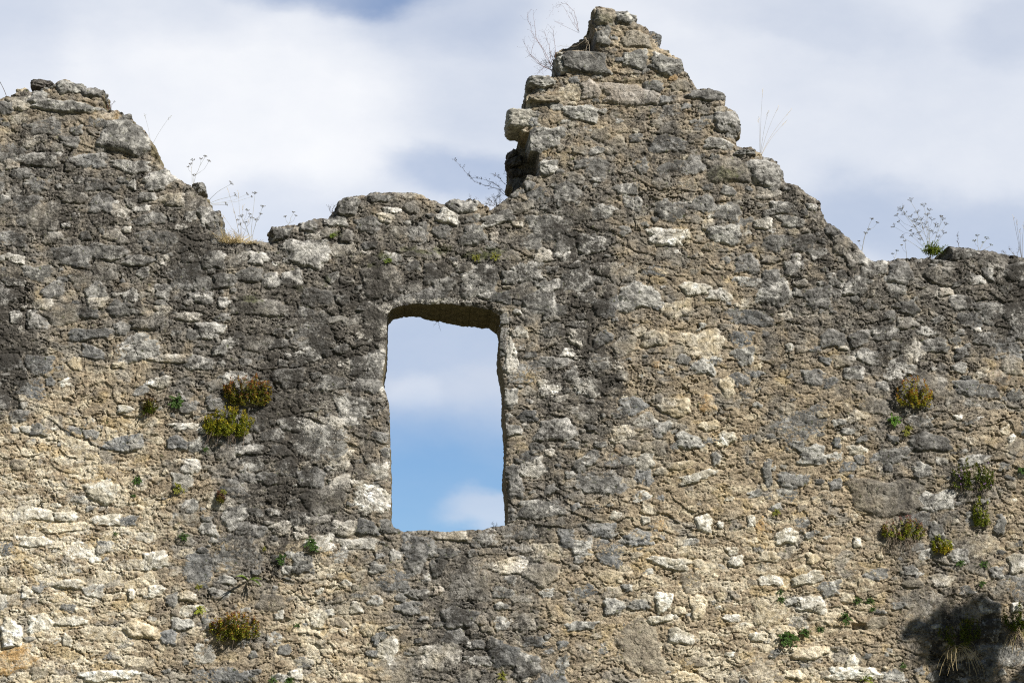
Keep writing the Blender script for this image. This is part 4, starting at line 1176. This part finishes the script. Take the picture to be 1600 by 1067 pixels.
umbellifer(1345, 396, [(1362,344,[(1370,349),(1357,360)]),(1352,366,[(1342,378)])], "thin two stemmed umbel plant at the foot of the gable's right slope", 122, R=.018)
umbellifer(1416, 402, [(1414,378,[(1409,384)])], "short single stemmed umbel left of the tall bushy umbel plant", 123, R=.016)
umbellifer(1398, 404, [(1401,393,[(1395,398)])], "tiny pale green sprig on the ledge left of the bushy umbel plant", 124, R=.014, col=(.2, .22, .1))
umbellifer(1530, 390, [(1527,370,[(1523,378)]),(1541,374,[(1536,380)]),(1548,384,[])], "pale green umbel sprigs on the grey block near the right edge", 125, R=.018, col=(.22, .24, .12))
umbellifer(392, 376, [(398,304,[]),(410,325,[(407,336),(400,345)]),(378,340,[(372,345),(386,330),(390,336)]),(384,350,[(376,352),(392,342)])], "branched umbel plant with dark seeds behind the small straw tuft", 126, R=.022, Y=.15)
umbellifer(322, 312, [(360,288,[]),(366,306,[(392,308),(385,304)]),(352,320,[])], "wiry stems sprawling sideways over the notch from the left shoulder", 127, R=.018, Y=.12)
umbellifer(300, 292, [(298,258,[(294,262),(301,252)]),(320,246,[(326,253),(314,250)]),(303,276,[])], "faint umbel plant standing above the small upright grey stone", 128, R=.022, Y=.25, col=(.2, .17, .12))
umbellifer(450, 350, [(458,333,[(462,338),(446,340)])], "single little umbel on the low stones left of the middle hump", 129, R=.016, Y=.12)

def twiggy(px, py, branches, label, seed, mat=M_REDTWIG, Y=.2, r=.0022, twigs=5, leaf=None, name="bare_shrub", tl=14, cat="shrub", group="bare twiggy plants on the wall top"):
    """branches follow points of the photograph; fine side twigs are added"""
    rg = random.Random(seed); root = top_base(px, py, Y)
    e = empty(name, root); tag(e, label, cat, group)
    br, lf = MB(), MB()
    for path in branches:
        Yb = Y + rg.uniform(-.08, .12)
        pts = [root] + [at(a, b, Yb) for (a, b) in path]
        fine = []
        for k in range(len(pts) - 1):
            for q in range(3): fine.append(pts[k].lerp(pts[k + 1], q / 3) + Vector((rg.gauss(0, .003), 0, rg.gauss(0, .003))))
        fine.append(pts[-1])
        br.tube(fine, r, r * .35, 4)
        for k in range(2, len(fine)):
            for _ in range(twigs):
                if rg.random() < .6:
                    d = (fine[k] - fine[k - 1]).normalized() + Vector((rg.gauss(0, .7), rg.gauss(0, .5), rg.gauss(.1, .6)))
                    t = curve(fine[k].copy(), d, tl * MPP * rg.uniform(.3, 1), Vector((0, 0, .3)), 4, rg, .25)
                    br.tube(t, r * .32, r * .2, 3)
                    if leaf:
                        for q in (1, 2, 3, 4):
                            lf.leaf(t[q], Vector((rg.gauss(0, 1), rg.gauss(0, 1), rg.gauss(.3, 1))), Vector((0, 0, 1)), leaf * rg.uniform(.6, 1.2), leaf * .5, vary((.07, .055, .035) if leaf < .02 else OLIVE, rg))
                    else:
                        br.bead(t[-1], .0022, vary((.20, .09, .07), rg))
    br.build("branch", mat, e, root); lf.v and lf.build("foliage", M_LEAF, e, root)
    return e
twiggy(868, 112, [[(852,88),(838,58),(833,25)],[(850,80),(830,50),(824,24)],[(846,102),(830,86),(835,60)],[(842,100),(826,84),(820,70)],[(860,92),(858,70),(850,50)],[(868,80),(866,58),(862,45)],[(858,98),(848,108),(842,112)]],
       "bare reddish twig shrub leaning left from the tower's stepped edge", 131, M_REDTWIG, .25, .0019, 4, None, tl=16)
twiggy(862, 112, [[(858,100),(852,96)],[(866,96),(862,88)],[(856,106),(846,100)],[(868,100),(868,88)]], "small dark leaved bush at the foot of the bare reddish twig shrub", 132, M_TWIG, .20, .0018, 7, .010, name="leafy_bush", tl=12, group="small dark leaved bushes on the wall top")
twiggy(904, 50, [[(903,38),(897,18),(884,6),(872,8)],[(900,40),(897,28),(891,20)]], "thin arching bramble shoot curling left from the highest stone", 133, M_REDTWIG, .25, .0017, 2, None, tl=10, name="bramble_shoot")
twiggy(905, 52, [[(897,40),(880,10),(866,12),(858,26)],[(866,34),(874,36)]], "fine hanging tip of bramble left of the arching shoot", 134, M_REDTWIG, .3, .0009, 3, None, tl=8, name="bramble_shoot")
twiggy(916, 62, [[(918,70),(914,82),(903,98)],[(919,66),(921,80),(930,90)],[(913,58),(917,54)],[(900,72),(880,73),(872,73)]], "pale dead twigs draped over the dark hollow near the tower top", 135, M_PALETWIG, -.02, .0022, 1, None, tl=8, name="dead_twig")
twiggy(792, 306, [[(775,295),(758,290),(742,284),(730,272),(720,260),(710,250)],[(780,292),(770,286),(760,282),(740,278)],[(790,288),(780,278),(772,273)],[(800,284),(795,276),(790,272)]],
       "long dark sprig reaching left from the foot of the tower over the low wall", 136, M_TWIG, .30, .0020, 3, .012, name="leaning_sprig", tl=8, cat="plant")
twiggy(778, 326, [[(770,316),(764,312)],[(774,314),(778,306)],[(766,320),(760,318)],[(782,312),(780,300)],[(776,318),(770,308)]], "low dark leaved bush tucked in the corner below the leaning sprig", 137, M_TWIG, .25, .0016, 7, .009, name="leafy_bush", tl=9, group="small dark leaved bushes on the wall top")
twiggy(522, 338, [[(516,330),(514,324)],[(520,330),(521,322)],[(526,332),(528,326)]], "purplish little sprig on the left end of the middle hump", 138, M_TWIG, .03, .0015, 5, .008, name="leafy_bush", tl=8, group="small dark leaved bushes on the wall top")
twiggy(738, 314, [[(735,308),(733,304)],[(742,312),(746,310)]], "tiny dark twig on the pale stone right of the middle hump", 139, M_TWIG, .05, .0014, 2, .006, name="dead_twig", tl=4)
twiggy(169, 172, [[(168,164),(170,157)],[(173,166),(178,160)]], "reddish sprig beside the pink stone on the left shoulder", 140, M_REDTWIG, .05, .0018, 4, .007, name="leaning_sprig", tl=6, cat="plant")
twiggy(1498, 388, [[(1497,378),(1496,366)]], "short brown seed spike standing on the grey block right of the bushy umbel", 141, M_TWIG, .05, .0022, 8, .006, name="seed_spike", tl=5, cat="plant")
twiggy(772, 826, [[(771,820),(769,816)],[(774,822),(776,819)]], "tiny dark sprig standing on the window sill", 142, M_TWIG, .10, .0014, 4, .006, name="leaning_sprig", tl=5, cat="plant")
twiggy(596, 572, [[(603,571),(606,571)]], "tiny stub twig sticking out of the left window jamb", 143, M_TWIG, .02, .0018, 1, .006, name="dead_twig", tl=3)
twiggy(684, 500, [[(686,508),(688,514)],[(681,505),(679,508)]], "tiny root hanging from the underside of the window arch", 144, M_TWIG, .62, .0016, 2, .005, name="dead_twig", tl=4)
twiggy(1590, 404, [[(1582,395),(1578,390)],[(1590,396),(1592,388)],[(1572,397),(1566,394)]], "low straggly weed on the wall top at the right edge", 145, M_GREYSTALK, .15, .0013, 5, .007, name="leaning_sprig", tl=7, cat="plant")

# ------------------------------------------------------------------ the tree whose shadow falls on the wall at bottom right
def shade_tree():
    rg = random.Random(77)
    SD = 4.2
    def lift(px, py, dist):
        return on_wall(px, py) + SUN * dist
    top = lift(1512, 950, SD)
    base = Vector((top.x + .45, top.y - .1, 0))
    e = empty("broadleaf_tree", base)
    tag(e, "leafy tree standing right of the view whose crown shades the lower right wall", "tree")
    tr = MB()
    crown_pts = [base + (top - base) * t + Vector((.10 * math.sin(5 * t), .08 * math.cos(4 * t), 0)) for t in [k / 9 for k in range(9)]]
    tr.tube([p - Vector((0, 0, .02)) for p in crown_pts], .12, .02, 8)
    lf = MB()
    lobes = [(1512,1004,.17),(1490,972,.06),(1520,966,.10),(1543,962,.05),(1500,1032,.17),(1530,1018,.13),(1478,1004,.10),(1450,1012,.06),(1425,985,.05),(1440,992,.035),
             (1510,1075,.21),(1520,1130,.26),(1602,1072,.13),(1540,1190,.3),(1500,1260,.35),(1600,1250,.35)]
    for k in range(46):      # ragged outer twigs
        a = rg.uniform(2.4, 7.2); q = rg.uniform(.8, 1.35)
        lobes.append((1503 + 40 * q * math.cos(a), 1000 - 38 * q * math.sin(a), rg.uniform(.016, .045)))
    for (px, py, R) in lobes:
        dist = SD + rg.uniform(-.25, .25); R *= .86
        c = at(px, py) + SUN * dist
        if py > 1000 or R > .1:
            tr.tube(curve(crown_pts[rg.randint(4, 7)].copy(), c - crown_pts[5], (c - crown_pts[5]).length, Vector(), 5, rg, .05)[:4] + [c], .025, .008, 5)
        for k in range(int(70 + 26000 * R * R)):
            d = Vector((rg.gauss(0, 1), rg.gauss(0, 1), rg.gauss(0, 1))).normalized()
            rad = R * (rg.random() ** .45) * rg.uniform(.8, 1.1)
            lf.leaf(c + d * rad, Vector((rg.gauss(0, 1), rg.gauss(0, 1), rg.gauss(0, .7))), Vector((rg.gauss(0, .4), rg.gauss(0, .4), 1)), rg.uniform(.05, .08), rg.uniform(.03, .045), vary((.055, .09, .02), rg))
    tr.build("trunk", M_BARK, e, base)
    lf.build("crown", M_TREELEAF, e, base)
shade_tree()
